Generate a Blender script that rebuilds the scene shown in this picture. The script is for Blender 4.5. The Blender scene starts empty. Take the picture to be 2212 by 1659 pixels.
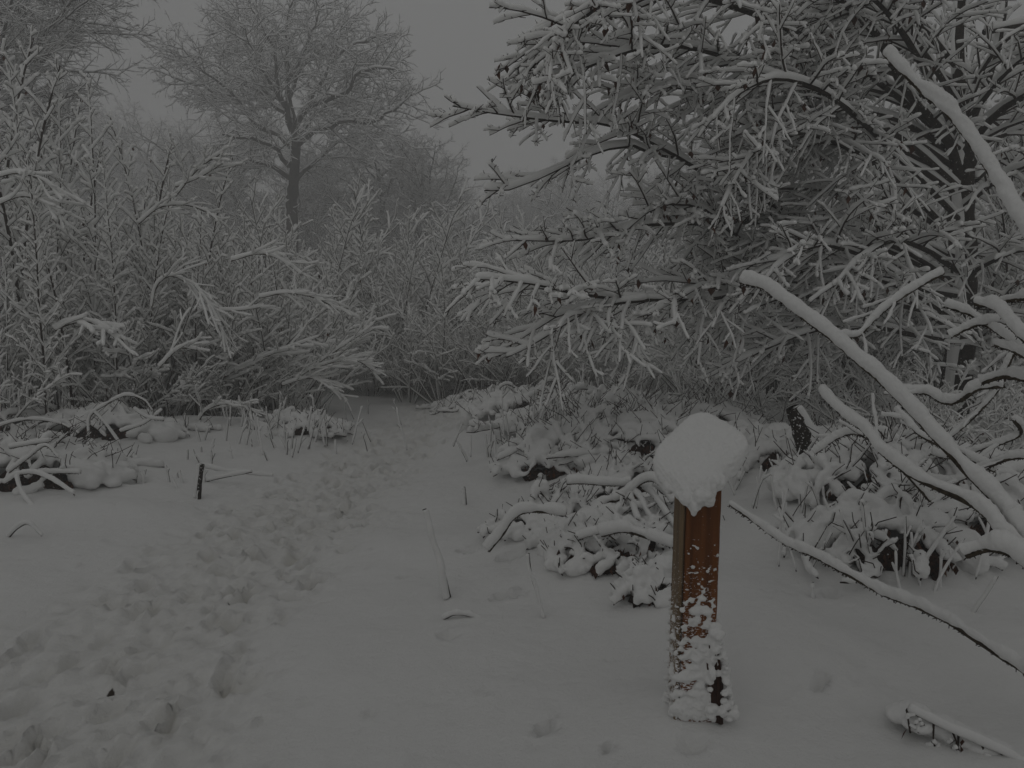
import bpy, math, random
import numpy as np
from mathutils import Vector, Matrix
R = math.radians
SC = bpy.context.scene
COL = SC.collection

# ------------------------------------------------------------------ camera, sky, sun, exposure
PITCH = R(5.5); CAMZ = 1.5; FPX = 1650.0
cam = bpy.data.cameras.new("camera"); camo = bpy.data.objects.new("camera", cam); COL.objects.link(camo)
cam.sensor_width = 36.0; cam.lens = 36.0 * FPX / 2212.0
cam.clip_start = 0.05; cam.clip_end = 2000
camo.location = (0, 0, CAMZ); camo.rotation_euler = (R(90) - PITCH, 0, 0)
SC.camera = camo

W = bpy.data.worlds.new("World"); SC.world = W; W.use_nodes = True
nt = W.node_tree; nt.nodes.clear()
sky = nt.nodes.new("ShaderNodeTexSky"); sky.sky_type = 'NISHITA'; sky.sun_disc = False
sky.sun_elevation = R(35); sky.sun_rotation = R(200); sky.air_density = 1.0; sky.dust_density = 6.0
hs = nt.nodes.new("ShaderNodeHueSaturation"); hs.inputs["Saturation"].default_value = 0.02
mx = nt.nodes.new("ShaderNodeMixRGB"); mx.inputs[0].default_value = 0.88; mx.inputs[2].default_value = (7.9, 7.95, 7.9, 1)
bg = nt.nodes.new("ShaderNodeBackground"); bg.inputs["Strength"].default_value = 0.1
wo = nt.nodes.new("ShaderNodeOutputWorld")
nt.links.new(sky.outputs[0], hs.inputs["Color"]); nt.links.new(hs.outputs[0], mx.inputs[1])
nt.links.new(mx.outputs[0], bg.inputs[0]); nt.links.new(bg.outputs[0], wo.inputs[0])

sl = bpy.data.lights.new("sun", 'SUN'); sl.energy = 0.5; sl.angle = R(50); sl.color = (1, 0.98, 0.95)
so = bpy.data.objects.new("sun", sl); COL.objects.link(so)
so.rotation_euler = (R(40), 0, R(-20))

SC.view_settings.view_transform = 'Standard'; SC.view_settings.look = 'None'
SC.view_settings.exposure = -2.06; SC.view_settings.gamma = 1
SC.view_settings.use_curve_mapping = False
SC.render.engine = 'CYCLES'
SC.cycles.max_bounces = 7; SC.cycles.diffuse_bounces = 5; SC.cycles.volume_bounces = 3
SC.cycles.glossy_bounces = 1; SC.cycles.transmission_bounces = 1
SC.cycles.use_denoising = True
SC.cycles.use_adaptive_sampling = True; SC.cycles.adaptive_threshold = 0.02
SC.cycles.caustics_reflective = False; SC.cycles.caustics_refractive = False

# ------------------------------------------------------------------ picture -> place
def PT(px, py, d):
    """point at forward distance d (world y) seen at photo position px,py (2212-wide photo)"""
    u = (px - 1106) / FPX; v = (829.5 - py) / FPX
    c, s = math.cos(PITCH), math.sin(PITCH)
    k = d / (c + v * s)
    return Vector((u * k, d, CAMZ + k * (-s + v * c)))

# ------------------------------------------------------------------ noise + ground height
def _h(ix, iy, s):
    v = np.sin(ix * 127.1 + iy * 311.7 + s * 74.7) * 43758.5453
    return v - np.floor(v)
def vn(x, y, s=0):
    xi = np.floor(x); yi = np.floor(y); fx = x - xi; fy = y - yi
    fx = fx * fx * (3 - 2 * fx); fy = fy * fy * (3 - 2 * fy)
    a = _h(xi, yi, s); b = _h(xi + 1, yi, s); c = _h(xi, yi + 1, s); d = _h(xi + 1, yi + 1, s)
    return (a + (b - a) * fx) * (1 - fy) + (c + (d - c) * fx) * fy - 0.5
def fbm(x, y, o=4, s=0, g=0.5):
    t = 0; a = 1; f = 1
    for i in range(o):
        t = t + a * vn(x * f + i * 17.3, y * f - i * 9.1, s + i); a *= g; f *= 2.03
    return t
def path_x(y):
    return np.interp(y, [0, 2.6, 3.4, 6, 9, 12, 16, 30], [-1.3, -1.48, -1.68, -1.66, -1.3, -1.35, -1.6, -3])
BUMPS = [(.62, 2.62, .22, .16, .035),   # x, y, rx, ry, height : drifts over buried brush and tussocks
    (0.62, 2.55, .34, .30, .05), (1.05, 3.35, .35, .5, .13), (0.35, 4.6, .8, .6, .10), (1.75, 4.3, .9, .7, .12),
    (2.6, 5.0, 1.2, .9, .20), (1.5, 7.2, 1.6, 1.2, .22), (0.1, 9.6, 1.2, 1.0, .2), (-4.2, 7.0, 1.1, .8, .16),
    (-3.9, 9.2, 1.6, 1.2, .25), (2.6, 10.5, 2.5, 2.0, .3), (-3.2, 5.6, .9, .3, .07), (1.7, 2.3, .6, .25, .05), (2.0, 3.1, .7, .35, .06),
    (-0.6, 4.9, .5, .5, .04), (-4.9, 5.2, .9, .6, .1), (-.2, 3.0, .8, .5, .03)]
def ground_base(x, y):
    z = -0.02 * np.clip(y - 4, 0, 16)
    for bx, by, rx, ry, h in BUMPS:
        z = z + h * np.exp(-((x - bx) / rx) ** 2 - ((y - by) / ry) ** 2)
    z = z + 0.10 * fbm(x * .35 + 5, y * .35, 3, 3) + 0.028 * fbm(x * 1.5, y * 1.5, 3, 9) + .010 * fbm(x * 6, y * 5, 4, 14) + .0035 * vn(x * 31, y * 27, 18)
    # right of the path and the wood edge is a little higher; the path lies in a shallow trough
    dp = np.abs(x - path_x(y))
    z = z - 0.07 * np.exp(-(dp / .85) ** 2)
    z = z + 0.10 * np.clip((dp - 2.2) / 2.0, 0, 1)
    return z
def GH(x, y):
    return float(ground_base(np.array([float(x)]), np.array([float(y)]))[0])
def GP(px, py):
    """ground point seen at photo position"""
    d = 6.0
    lo, hi = 1.2, 60.0
    for _ in range(40):
        m = (lo + hi) / 2; p = PT(px, py, m)
        if p.z > GH(p.x, p.y): lo = m
        else: hi = m
    p = PT(px, py, lo); p.z = GH(p.x, p.y); return p

PILES = [
 (71, 1370, 1175, .55, .35, .20, "snow-buried brush pile with dark hollows just left of the post"),
 (72, 1205, 1150, .38, .28, .20, "small snow-buried brush pile with an arched opening left of the post's pile"),
 (90, 1150, 905, .9, .6, .32, "snow-buried brambles right of the long mound"), (91, 1230, 945, .8, .5, .30, "snow-buried brambles between the long mound and the spiky pile"),
 (92, 1400, 1010, .8, .5, .30, "snow-buried brambles left of the snow cap, behind the fanned pile"), (93, 1180, 1050, .4, .3, .16, "low snow-buried tuft at the pile's left flank"), (94, 1290, 1225, .30, .22, .14, "round snow clod with a dark underside before the post's pile"),
 (95, 1430, 1285, .22, .18, .13, "snow clod against the post's left side"),  (97, 1790, 1030, .8, .5, .30, "snow-buried brambles behind the middle shoot"), (98, 1250, 885, 1.0, .6, .34, "snow-buried brambles under the pale spidery shrubs"),
 (73, 1370, 1080, .55, .45, .26, "snow-buried brush pile with fanned snowy canes left of the snow cap"),
 (74, 1285, 1010, .75, .6, .34, "spiky snow-buried brush pile midway to the long mound"),
 (75, 1330, 930, 1.1, .8, .38, "broad snow-buried brambles behind the spiky pile"),
 (76, 1070, 885, 1.1, .7, .36, "long domed bramble mound at the right of the path's far end"),
 (77, 1480, 960, .9, .6, .34, "snow-buried brambles hidden partly behind the snow cap"),
 (78, 90, 1040, .75, .55, .34, "large snow-buried brush pile with dark hollows at the left edge"),
 (79, 220, 950, .9, .6, .34, "snow-buried brush pile with tall hoops behind the left-edge pile"),
 (80, 30, 950, .8, .5, .30, "snow-buried brush pile cut by the left edge, behind the large one"),
 (81, 1900, 1210, .50, .35, .30, "bushy snow clump with red-brown rods between the lowest and middle shoots"),
 (83, 1880, 1090, .6, .45, .34, "snow-buried bush below the middle shoot"),
 (84, 2130, 1170, .6, .4, .22, "low snow-buried twigs at the right edge"),
 (85, 2010, 1060, .9, .6, .3, "snow-buried brambles behind the two long shoots"),
 (86, 1640, 1020, .8, .5, .26, "snow-buried brambles right behind the snow cap's lower corner"),
 (87, 360, 905, .9, .5, .34, "snow-loaded arching brambles at the foot of the left thicket"),
 (88, 530, 895, .8, .5, .30, "snowy brambles at the thicket's foot near the path"),
 (89, 640, 935, .6, .4, .24, "spiky snowy tussock nearest the path on the left"),
]
PILE_AT = []
for (sd, px, py, rx, ry, h, lab) in PILES:
    p = GP(px, py); PILE_AT.append((p.x, p.y))
for (x_, y_), (sd, px, py, rx, ry, h, lab) in zip(PILE_AT, PILES): BUMPS.append((x_, y_, rx * 1.15, ry * 1.15, h * .34))
# ------------------------------------------------------------------ materials
def mat(name): 
    m = bpy.data.materials.new(name); m.use_nodes = True
    n = m.node_tree.nodes; b = n["Principled BSDF"]
    b.inputs["Specular IOR Level"].default_value = 0.15
    return m, m.node_tree, b
def noise(t, scale, detail=4, coord='Object', rough=.55):
    tc = t.nodes.new("ShaderNodeTexCoord"); n = t.nodes.new("ShaderNodeTexNoise")
    n.inputs["Scale"].default_value = scale; n.inputs["Detail"].default_value = detail; n.inputs["Roughness"].default_value = rough
    t.links.new(tc.outputs[coord], n.inputs["Vector"]); return n
def ramp(t, src, stops):
    r = t.nodes.new("ShaderNodeValToRGB"); t.links.new(src, r.inputs[0])
    e = r.color_ramp.elements
    while len(e) < len(stops): e.new(.5)
    for i, (p, c) in enumerate(stops):
        e[i].position = p; e[i].color = (*c, 1) if len(c) == 3 else c
    return r
def bump(t, b, h, strength, dist):
    n = t.nodes.new("ShaderNodeBump"); n.inputs["Strength"].default_value = strength; n.inputs["Distance"].default_value = dist
    t.links.new(h, n.inputs["Height"]); t.links.new(n.outputs[0], b.inputs["Normal"]); return n

def snow_mat(name, bscale=60, bd=.006, col=(.73, .73, .722)):
    m, t, b = mat(name)
    b.inputs["Base Color"].default_value = (*col, 1); b.inputs["Roughness"].default_value = .85
    n = noise(t, bscale, 5); bump(t, b, n.outputs[0], .5, bd); return m
M_SNOW = snow_mat("snow")
M_SNOWF = snow_mat("frost", 20, .01, (.86, .86, .86))
M_TSNOW = snow_mat("twig_snow", 60, .006, (.84, .84, .83))

def bark_mat(name, c0, c1, sc=40, dust=.62):
    m, t, b = mat(name); b.inputs["Roughness"].default_value = .9
    n = noise(t, sc, 5); r = ramp(t, n.outputs[0], [(.35, c0), (.62, c1), (dust, c1), (dust + .03, (.75, .75, .76))])
    t.links.new(r.outputs[0], b.inputs["Base Color"]); bump(t, b, n.outputs[0], .6, .01); return m
M_BARK = bark_mat("dark_bark", (.012, .010, .008), (.045, .036, .028), 35, .66)
M_MOTTLE = bark_mat("snow_flecked_bark", (.012, .010, .008), (.045, .036, .028), 60, .54)
M_TWIG = bark_mat("twig_bark", (.016, .011, .009), (.05, .035, .028), 30, .9)
M_MOSS = bark_mat("mossy_bark", (.022, .016, .010), (.07, .055, .035), 45, .68)
M_FAR = bark_mat("grey_bark", (.03, .027, .024), (.07, .062, .055), 3, .9)
m, t, b = mat("brown_leaf"); b.inputs["Roughness"].default_value = .8
n = noise(t, 9, 2); r = ramp(t, n.outputs[0], [(.3, (.028, .012, .007)), (.7, (.10, .040, .02))]); t.links.new(r.outputs[0], b.inputs["Base Color"]); M_LEAF = m
m, t, b = mat("leaf_litter"); b.inputs["Roughness"].default_value = 1
n = noise(t, 45, 4); r = ramp(t, n.outputs[0], [(.35, (.006, .004, .003)), (.65, (.05, .022, .012)), (.66, (.05, .022, .012)), (.7, (.6, .6, .6))]); t.links.new(r.outputs[0], b.inputs["Base Color"]); M_LITTER = m
bump(t, b, n.outputs[0], 1, .02)

def wood_mat(name, c0, c1, dusty=True):
    m, t, b = mat(name); b.inputs["Roughness"].default_value = .7
    tc = t.nodes.new("ShaderNodeTexCoord"); mp = t.nodes.new("ShaderNodeMapping"); mp.inputs["Scale"].default_value = (45, 45, 1.6)
    n = t.nodes.new("ShaderNodeTexNoise"); n.inputs["Scale"].default_value = 1.2; n.inputs["Detail"].default_value = 6
    t.links.new(tc.outputs["Object"], mp.inputs[0]); t.links.new(mp.outputs[0], n.inputs["Vector"])
    r = ramp(t, n.outputs[0], [(.3, c0), (.7, c1)])
    bump(t, b, n.outputs[0], .4, .002)
    if dusty:  # powder snow blown against the lower post: more of it lower down
        mp2 = t.nodes.new("ShaderNodeMapping"); mp2.inputs["Scale"].default_value = (85, 85, 180)
        n2 = t.nodes.new("ShaderNodeTexNoise"); n2.inputs["Scale"].default_value = 1; n2.inputs["Detail"].default_value = 5
        t.links.new(tc.outputs["Object"], mp2.inputs[0]); t.links.new(mp2.outputs[0], n2.inputs["Vector"])
        sx = t.nodes.new("ShaderNodeSeparateXYZ"); t.links.new(tc.outputs["Object"], sx.inputs[0])
        mr = t.nodes.new("ShaderNodeMapRange"); mr.inputs[1].default_value = .15; mr.inputs[2].default_value = .66
        mr.inputs[3].default_value = .05; mr.inputs[4].default_value = -.16
        t.links.new(sx.outputs[2], mr.inputs[0])
        ad = t.nodes.new("ShaderNodeMath"); ad.operation = 'ADD'; t.links.new(n2.outputs[0], ad.inputs[0]); t.links.new(mr.outputs[0], ad.inputs[1])
        st = ramp(t, ad.outputs[0], [(.52, (0, 0, 0)), (.63, (1, 1, 1))])
        mxx = t.nodes.new("ShaderNodeMixRGB"); t.links.new(st.outputs[0], mxx.inputs[0]); t.links.new(r.outputs[0], mxx.inputs[1]); mxx.inputs[2].default_value = (.8, .8, .81, 1)
        t.links.new(mxx.outputs[0], b.inputs["Base Color"])
    else: t.links.new(r.outputs[0], b.inputs["Base Color"])
    return m
M_WOOD = wood_mat("stained_wood", (.09, .030, .008), (.19, .068, .018))
M_WOOD2 = wood_mat("weathered_wood", (.10, .065, .035), (.24, .17, .10))
M_DARKW = wood_mat("dark_wood", (.02, .008, .005), (.05, .02, .01), False)

# ground: snow with a few trampled spots where litter shows (mask attribute "bare")
m, t, b = mat("trodden_snow"); b.inputs["Roughness"].default_value = .9
at = t.nodes.new("ShaderNodeAttribute"); at.attribute_name = "bare"
n = noise(t, 30, 5); ad = t.nodes.new("ShaderNodeMath"); ad.operation = 'MULTIPLY_ADD'
t.links.new(n.outputs[0], ad.inputs[0]); ad.inputs[1].default_value = .8; t.links.new(at.outputs["Fac"], ad.inputs[2])
st = ramp(t, ad.outputs[0], [(.78, (0, 0, 0)), (.98, (1, 1, 1))])
mxx = t.nodes.new("ShaderNodeMixRGB"); mxx.inputs[1].default_value = (.73, .73, .722, 1); mxx.inputs[2].default_value = (.05, .038, .028, 1)
t.links.new(st.outputs[0], mxx.inputs[0])
# slightly grey-yellow slush where walkers pressed it
at2 = t.nodes.new("ShaderNodeAttribute"); at2.attribute_name = "slush"
mx2 = t.nodes.new("ShaderNodeMixRGB"); mx2.inputs[2].default_value = (.60, .59, .55, 1); t.links.new(at2.outputs["Fac"], mx2.inputs[0])
t.links.new(mxx.outputs[0], mx2.inputs[1])
mx2.inputs[1].default_value = (.73, .73, .722, 1)
t.links.new(mx2.outputs[0], b.inputs["Base Color"])
t.links.remove(mx2.inputs[1].links[0]); t.links.new(mx2.outputs[0], mxx.inputs[1]); t.links.new(mxx.outputs[0], b.inputs["Base Color"])
n3 = noise(t, 9, 10, rough=.72); n4 = noise(t, 70, 4, rough=.7); am = t.nodes.new("ShaderNodeMath"); am.operation = 'MULTIPLY_ADD'; am.inputs[1].default_value = .16
t.links.new(n4.outputs[0], am.inputs[0]); t.links.new(n3.outputs[0], am.inputs[2]); bump(t, b, am.outputs[0], .8, .018); M_GROUND = m

# ------------------------------------------------------------------ mesh helpers
def link_mesh(name, V, F, material, parent=None, smooth=True):
    """V (n,3) array, F list of arrays of equal-width index rows"""
    me = bpy.data.meshes.new(name)
    V = np.asarray(V, dtype=np.float32)
    me.vertices.add(len(V)); me.vertices.foreach_set("co", V.ravel())
    idx = np.concatenate([f.ravel() for f in F]).astype(np.int32)
    tot = np.concatenate([np.full(len(f), f.shape[1], dtype=np.int32) for f in F])
    st = np.concatenate([[0], np.cumsum(tot)[:-1]]).astype(np.int32)
    me.loops.add(len(idx)); me.loops.foreach_set("vertex_index", idx)
    me.polygons.add(len(tot)); me.polygons.foreach_set("loop_start", st)
    me.polygons.foreach_set("use_smooth", np.full(len(tot), smooth, dtype=bool))
    me.update(calc_edges=True); me.validate()
    if material: me.materials.append(material)
    o = bpy.data.objects.new(name, me); COL.objects.link(o)
    if parent: o.parent = parent
    return o
def tag(o, label, cat, group=None, kind=None):
    if label: o["label"] = label
    if cat: o["category"] = cat
    if group: o["group"] = group
    if kind: o["kind"] = kind
    return o
def empty(name, loc=(0, 0, 0), label=None, cat=None, group=None):
    o = bpy.data.objects.new(name, None); COL.objects.link(o); o.location = loc; o.empty_display_size = .2
    return tag(o, label, cat, group)
def noise3(P, f, s=0):
    return (vn(P[..., 0] * f + P[..., 2] * f * .73, P[..., 1] * f - P[..., 2] * f * 1.1, s) + vn(P[..., 2] * f + 3.3, P[..., 0] * f * .9 - P[..., 1] * f * .8, s + 5))

NPR = np.random.default_rng(11)
def lerp_path(P, T):
    """P (B,N,3), T (M,) in 0..1"""
    N = P.shape[1]; x = T * (N - 1); i = np.minimum(x.astype(int), N - 2); f = (x - i)[None, :, None]
    return P[:, i] * (1 - f) + P[:, i + 1] * f
def frames(P, wind=(-.25, -.15)):
    T = np.gradient(P, axis=1); T /= np.linalg.norm(T, axis=2, keepdims=True) + 1e-9
    Z = np.array([wind[0], wind[1], 1.0]); Nn = Z - T * (T @ Z)[..., None]
    ln = np.linalg.norm(Nn, axis=2, keepdims=True); Nn = Nn / (ln + 1e-6)
    return T, Nn, np.cross(T, Nn)
def rings(C, Nn, Bn, rad, K, wide=1.0, low=1.0, phase=0.0):
    th = np.arange(K) / K * 2 * np.pi + phase; c = np.cos(th) * wide; s = np.sin(th); s = np.where(s < 0, s * low, s)
    return C[:, :, None, :] + rad[..., None, None] * (c[None, None, :, None] * Bn[:, :, None, :] + s[None, None, :, None] * Nn[:, :, None, :])
def tube_faces(B, M, K, off):
    b = (np.arange(B) * M * K)[:, None, None] + off; i = (np.arange(M - 1) * K)[None, :, None]; k = np.arange(K)[None, None, :]; k2 = (k + 1) % K
    a = b + i + k; c = b + i + k2
    q = np.stack([a, c, c + K, a + K], -1).reshape(-1, 4)
    return q
class Geo:
    def __init__(s): s.V = []; s.F = []; s.n = 0
    def add(s, V, F): s.V.append(V); s.F.append(F); s.n += len(V)
    def arr(s): return np.concatenate(s.V), s.F
def bark_geo(g, polys, K=4):
    by = {}
    for p in polys: by.setdefault(len(p[0]), []).append(p)
    for N, L in by.items():
        P = np.array([q[0] for q in L], dtype=float).reshape(len(L), N, 3)
        r0 = np.array([q[1] for q in L]); r1 = np.array([q[2] for q in L]); t = np.linspace(0, 1, N)
        rad = r0[:, None] * (1 - t) + r1[:, None] * t
        T, Nn, Bn = frames(P, (.05, .02))
        V = rings(P, Nn, Bn, rad, K)
        if K > 5: V = V + (noise3(V, 18, 2) * .25 * rad[..., None])[..., None] * (V - P[:, :, None]) / (rad[..., None, None] + 1e-6)
        B = len(L); off = g.n
        g.add(V.reshape(-1, 3), tube_faces(B, N, K, off))
def snow_geo(g, polys, K=6, sub=2, lump=.22, fine=0.0, f0=.30):
    by = {}
    for p in polys:
        if p[3] > 0: by.setdefault(len(p[0]), []).append(p)
    for N, L in by.items():
        P0 = np.array([q[0] for q in L], dtype=float).reshape(len(L), N, 3)
        M = max(4, (N - 1) * sub + 3)
        e = .5 / (N * sub)
        T = np.concatenate([[0, e * .5], np.linspace(e * 2, 1 - e * 2, M - 4), [1 - e * .5, 1]])
        P = lerp_path(P0, T)
        r0 = np.array([q[1] for q in L]); r1 = np.array([q[2] for q in L]); s = np.array([q[3] for q in L])
        rb = r0[:, None] * (1 - T) + r1[:, None] * T
        Tn, Nn, Bn = frames(P)
        h = np.sqrt(np.clip(1 - Tn[..., 2] ** 2, 0, 1))
        q = max(3, int(N * 1.1)) if fine == 0 else max(4, int(N * .32)); l0 = NPR.uniform(1 - lump, 1 + lump, (len(L), q)); xq = T * (q - 1); iq = np.minimum(xq.astype(int), q - 2); fq = xq - iq; fq = fq * fq * (3 - 2 * fq)
        ln = l0[:, iq] * (1 - fq) + l0[:, iq + 1] * fq
        ends = np.ones(M); ends[0] = .05; ends[1] = .7; ends[-2] = .72; ends[-1] = .05
        sz = s[:, None] * (f0 + (1 - f0) * h ** 1.5) * ln
        rad = (sz + rb * .55) * ends
        C = P + Nn * (rb * .55 + sz * .80)[..., None]
        C[:, 0] = C[:, 1]; C[:, -1] = C[:, -2] * .6 + C[:, -1] * .4
        V = rings(C, Nn, Bn, rad, K, .84, .86)
        if fine > 0:
            gp = np.clip(vn(C[..., 0] * 9 + C[..., 2] * 6, C[..., 1] * 7, 33) * 3.2 - .75, 0, .42); V = V - (V - C[:, :, None]) * gp[..., None, None] - (gp * rad * .35)[..., None, None] * Nn[:, :, None, :]
            dr = noise3(V, 26, 4) * .5 + noise3(V, 60, 8) * .4 + noise3(V, 130, 12) * .25
            V = V + (dr * fine)[..., None] * (V - C[:, :, None]) / (rad[..., None, None] + 1e-6)
        off = g.n; g.add(V.reshape(-1, 3), tube_faces(len(L), M, K, off))
def leaves_geo(g, pts, size=.05, rng=random):
    n = len(pts); V = np.zeros((n, 6, 3)); 
    for i, p in enumerate(pts):
        s = size * rng.uniform(.6, 1.3); a = rng.uniform(0, 6.28); dx, dy = math.cos(a), math.sin(a); w = s * rng.uniform(.25, .42); f = rng.uniform(-.6, .6) * w
        nx, ny = -dy, dx; lean = rng.uniform(-.4, .4) * s
        V[i] = [(p[0], p[1], p[2]), (p[0] + dx * w + nx * f, p[1] + dy * w + ny * f, p[2] - s * .45), (p[0] + lean * nx, p[1] + lean * ny, p[2] - s * .5),
                (p[0] - dx * w + nx * f, p[1] - dy * w + ny * f, p[2] - s * .5), (p[0] + lean * 1.4 * nx, p[1] + lean * 1.4 * ny, p[2] - s * 1.1), (p[0] + lean * nx, p[1] + lean * ny, p[2] - s * .5)]
    b = (np.arange(n) * 6)[:, None] + g.n
    F = np.concatenate([b + [0, 1, 2], b + [0, 2, 3], b + [2, 1, 4], b + [2, 4, 3]])
    g.add(V.reshape(-1, 3), F)

# ------------------------------------------------------------------ growth
def rv(rng, a): return Vector((rng.uniform(-a, a), rng.uniform(-a, a), rng.uniform(-a, a)))
def grow(out, p, d, L, r, lvl, S, rng):
    s = S[lvl]; n = s['n']; st = L / (n - 1); d = d.normalized(); q = p.copy(); pts = [tuple(q)]; ds = [d]
    for i in range(n - 1):
        d = d + rv(rng, s['w']); d.z += s['g'] * (1 + i * s.get('gi', 0)) * st; d.normalize()
        q = q + d * st; pts.append(tuple(q)); ds.append(d.copy())
    out.append((pts, r, r * s.get('tp', .4), s['s'] * rng.uniform(.75, 1.2), lvl))
    if lvl + 1 < len(S) and s['k'] > 0: spawn(out, pts, ds, L, r, lvl, S, rng)
def spawn(out, pts, ds, L, r, lvl, S, rng, k=None, start=None):
    s = S[lvl]; n = len(pts); cnt = max(1, int((k if k is not None else s['k']) * L * rng.uniform(.85, 1.15) + rng.random() * .5)); a0 = s.get('st', .15) if start is None else start
    side = rng.choice((-1, 1)); az = rng.uniform(0, 6.28)
    for j in range(cnt):
        tt = a0 + (1 - a0) * (j + rng.random() * .8) / cnt; tt = min(tt, .985); x = tt * (n - 1); i = min(int(x), n - 2); f = x - i
        p = Vector(pts[i]).lerp(Vector(pts[i + 1]), f); t = ds[i]
        side = -side
        if s.get('pl', True):
            sd = t.cross(Vector((0, 0, 1)))
            if sd.length < .15: sd = Vector((math.cos(az), math.sin(az), 0))
            sd.normalize(); up = sd.cross(t); ph = rng.gauss(0, s.get('ps', .35)) + s.get('pb', 0)
            lat = (sd * side * math.cos(ph) + up * math.sin(ph))
        else:
            az += 2.4 + rng.uniform(-.4, .4); sd = t.orthogonal().normalized(); up = sd.cross(t)
            lat = sd * math.cos(az) + up * math.sin(az)
        an = s['a'] * rng.uniform(.8, 1.2)
        dd = t * math.cos(an) + lat * math.sin(an); dd.z += s.get('lift', 0)
        pf = s.get('sh', lambda u: 1 - .6 * u)(tt)
        cl = s['cl'] * pf * rng.uniform(.6, 1.25) * (L if s.get('rel', True) else 1)
        if cl < .04: continue
        grow(out, p, dd, cl, max(S[lvl + 1]['r'], r * s.get('rr', .45) * (1 - .5 * tt)), lvl + 1, S, rng)

def build(name, polys, split, Kb=4, Ks=6, sub=2, mats=(None, None, None), loc=(0, 0, 0), trunkK=8, leaves=0, rng=random, lump=.22, parts=('trunk', 'twigs'), fine=0, leafsize=.05, f0=.3, snowK0=None):
    """root empty > trunk (levels < split), twigs, snow (+ leaves)"""
    root = empty(name, loc)
    a = [q for q in polys if q[4] < split]; b = [q for q in polys if q[4] >= split]
    if a:
        g = Geo(); bark_geo(g, a, trunkK); V, F = g.arr(); link_mesh(parts[0], V, F, mats[0] or M_BARK, root)
    if b:
        g = Geo(); bark_geo(g, b, Kb); V, F = g.arr(); link_mesh(parts[1], V, F, mats[1] or M_TWIG, root)
    g = Geo()
    if snowK0 and a: snow_geo(g, a, snowK0, sub + 2, lump, fine, f0); snow_geo(g, b, Ks, sub, lump, fine, f0)
    else: snow_geo(g, polys, Ks, sub, lump, fine, f0)
    V, F = g.arr(); link_mesh('snow', V, F, mats[2] or M_TSNOW, root)
    if leaves:
        pts = []
        for q in rng.sample(b, min(len(b), leaves)): pts.append(q[0][rng.randrange(1, len(q[0]))])
        g = Geo(); leaves_geo(g, pts, leafsize, rng); V, F = g.arr(); link_mesh('leaves', V, F, M_LEAF, root, False)
    return root
USED = set()
def put(proto, loc, rz, sc, label, cat, group, lean=(0, 0), name=None):
    if proto.name not in USED: USED.add(proto.name); r = proto; 
    else:
        r = proto.copy(); COL.objects.link(r)
        for ch in proto.children:
            c = ch.copy(); COL.objects.link(c); c.parent = r
    r.location = loc; r.rotation_euler = (lean[0], lean[1], rz); r.scale = (sc,) * 3 if not isinstance(sc, tuple) else sc
    tag(r, label, cat, group); return r
def put_px(proto, H, px, d, pytop, rz, label, cat, group, lean=(0, 0), smin=.5, smax=1.8):
    x = (px - 1106) / FPX * d; z = GH(x, d); top = PT(px, pytop, d).z
    sc = min(smax, max(smin, (top - z) / H))
    return put(proto, (x, d, z - .08), R(rz), sc, label, cat, group, lean)

def catmull(P, n):
    P = [Vector(p) for p in P]; Q = [P[0] * 2 - P[1]] + P + [P[-1] * 2 - P[-2]]; out = []
    m = len(P) - 1
    for j in range(n):
        x = j / (n - 1) * m; i = min(int(x), m - 1); t = x - i
        a, b, c, d = Q[i], Q[i + 1], Q[i + 2], Q[i + 3]
        out.append(.5 * ((2 * b) + (c - a) * t + (2 * a - 5 * b + 4 * c - d) * t * t + (3 * b - a - 3 * c + d) * t ** 3))
    return out
def dirs(P): return [(P[min(i + 1, len(P) - 1)] - P[max(i - 1, 0)]).normalized() for i in range(len(P))]

#SECTION ground
# ------------------------------------------------------------------ ground
def axis(lo, hi, mid0, mid1, step, gr):
    a = list(np.arange(mid0, mid1, step)); v = a[0]; s = step; L = []
    while v > lo: s *= gr; v -= s; L.append(v)
    v = a[-1]; s = step; U = []
    while v < hi: s *= gr; v += s; U.append(v)
    return np.array(L[::-1] + a + U)
xs = axis(-260, 260, -3.4, 2.6, .022, 1.035); ys = axis(-60, 320, 1.2, 7.0, .022, 1.016)
X, Y = np.meshgrid(xs, ys); Z = ground_base(X, Y)
dp = np.abs(X - path_x(Y)) + fbm(X * 1.3, Y * .9, 3, 21) * .35
tr = np.clip((.86 - dp) / .5, 0, 1) ** .8 * np.clip((20 - Y) / 4, 0, 1); slush = tr * .2; bare = np.zeros_like(Z)
Z = Z + tr * (np.abs(fbm(X * 3.6, Y * 2.0, 5, 31, .66)) * -.075 + .018 + .020 * fbm(X * 15, Y * 9, 4, 37, .65))
rg = random.Random(4)
def dent(x, y, a, dep, ln, wd, rim=.35, sl=.5):
    global Z
    i0, i1 = np.searchsorted(xs, [x - .5, x + .5]); j0, j1 = np.searchsorted(ys, [y - .5, y + .5])
    if i1 <= i0 or j1 <= j0: return
    sx = X[j0:j1, i0:i1] - x; sy = Y[j0:j1, i0:i1] - y
    sx = sx + fbm(X[j0:j1, i0:i1] * 14, Y[j0:j1, i0:i1] * 14, 2, 77) * .05
    u = (sx * math.sin(a) + sy * math.cos(a)) / ln; v = (sx * math.cos(a) - sy * math.sin(a)) / wd
    q = np.sqrt(u * u + v * v)
    Z[j0:j1, i0:i1] += -dep / (1 + np.exp((q - 1) * 15)) + dep * rim * np.exp(-((q - 1.35) / .25) ** 2)
    slush[j0:j1, i0:i1] = np.clip(slush[j0:j1, i0:i1] + sl / (1 + np.exp((q - .9) * 8)), 0, 1)
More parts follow.
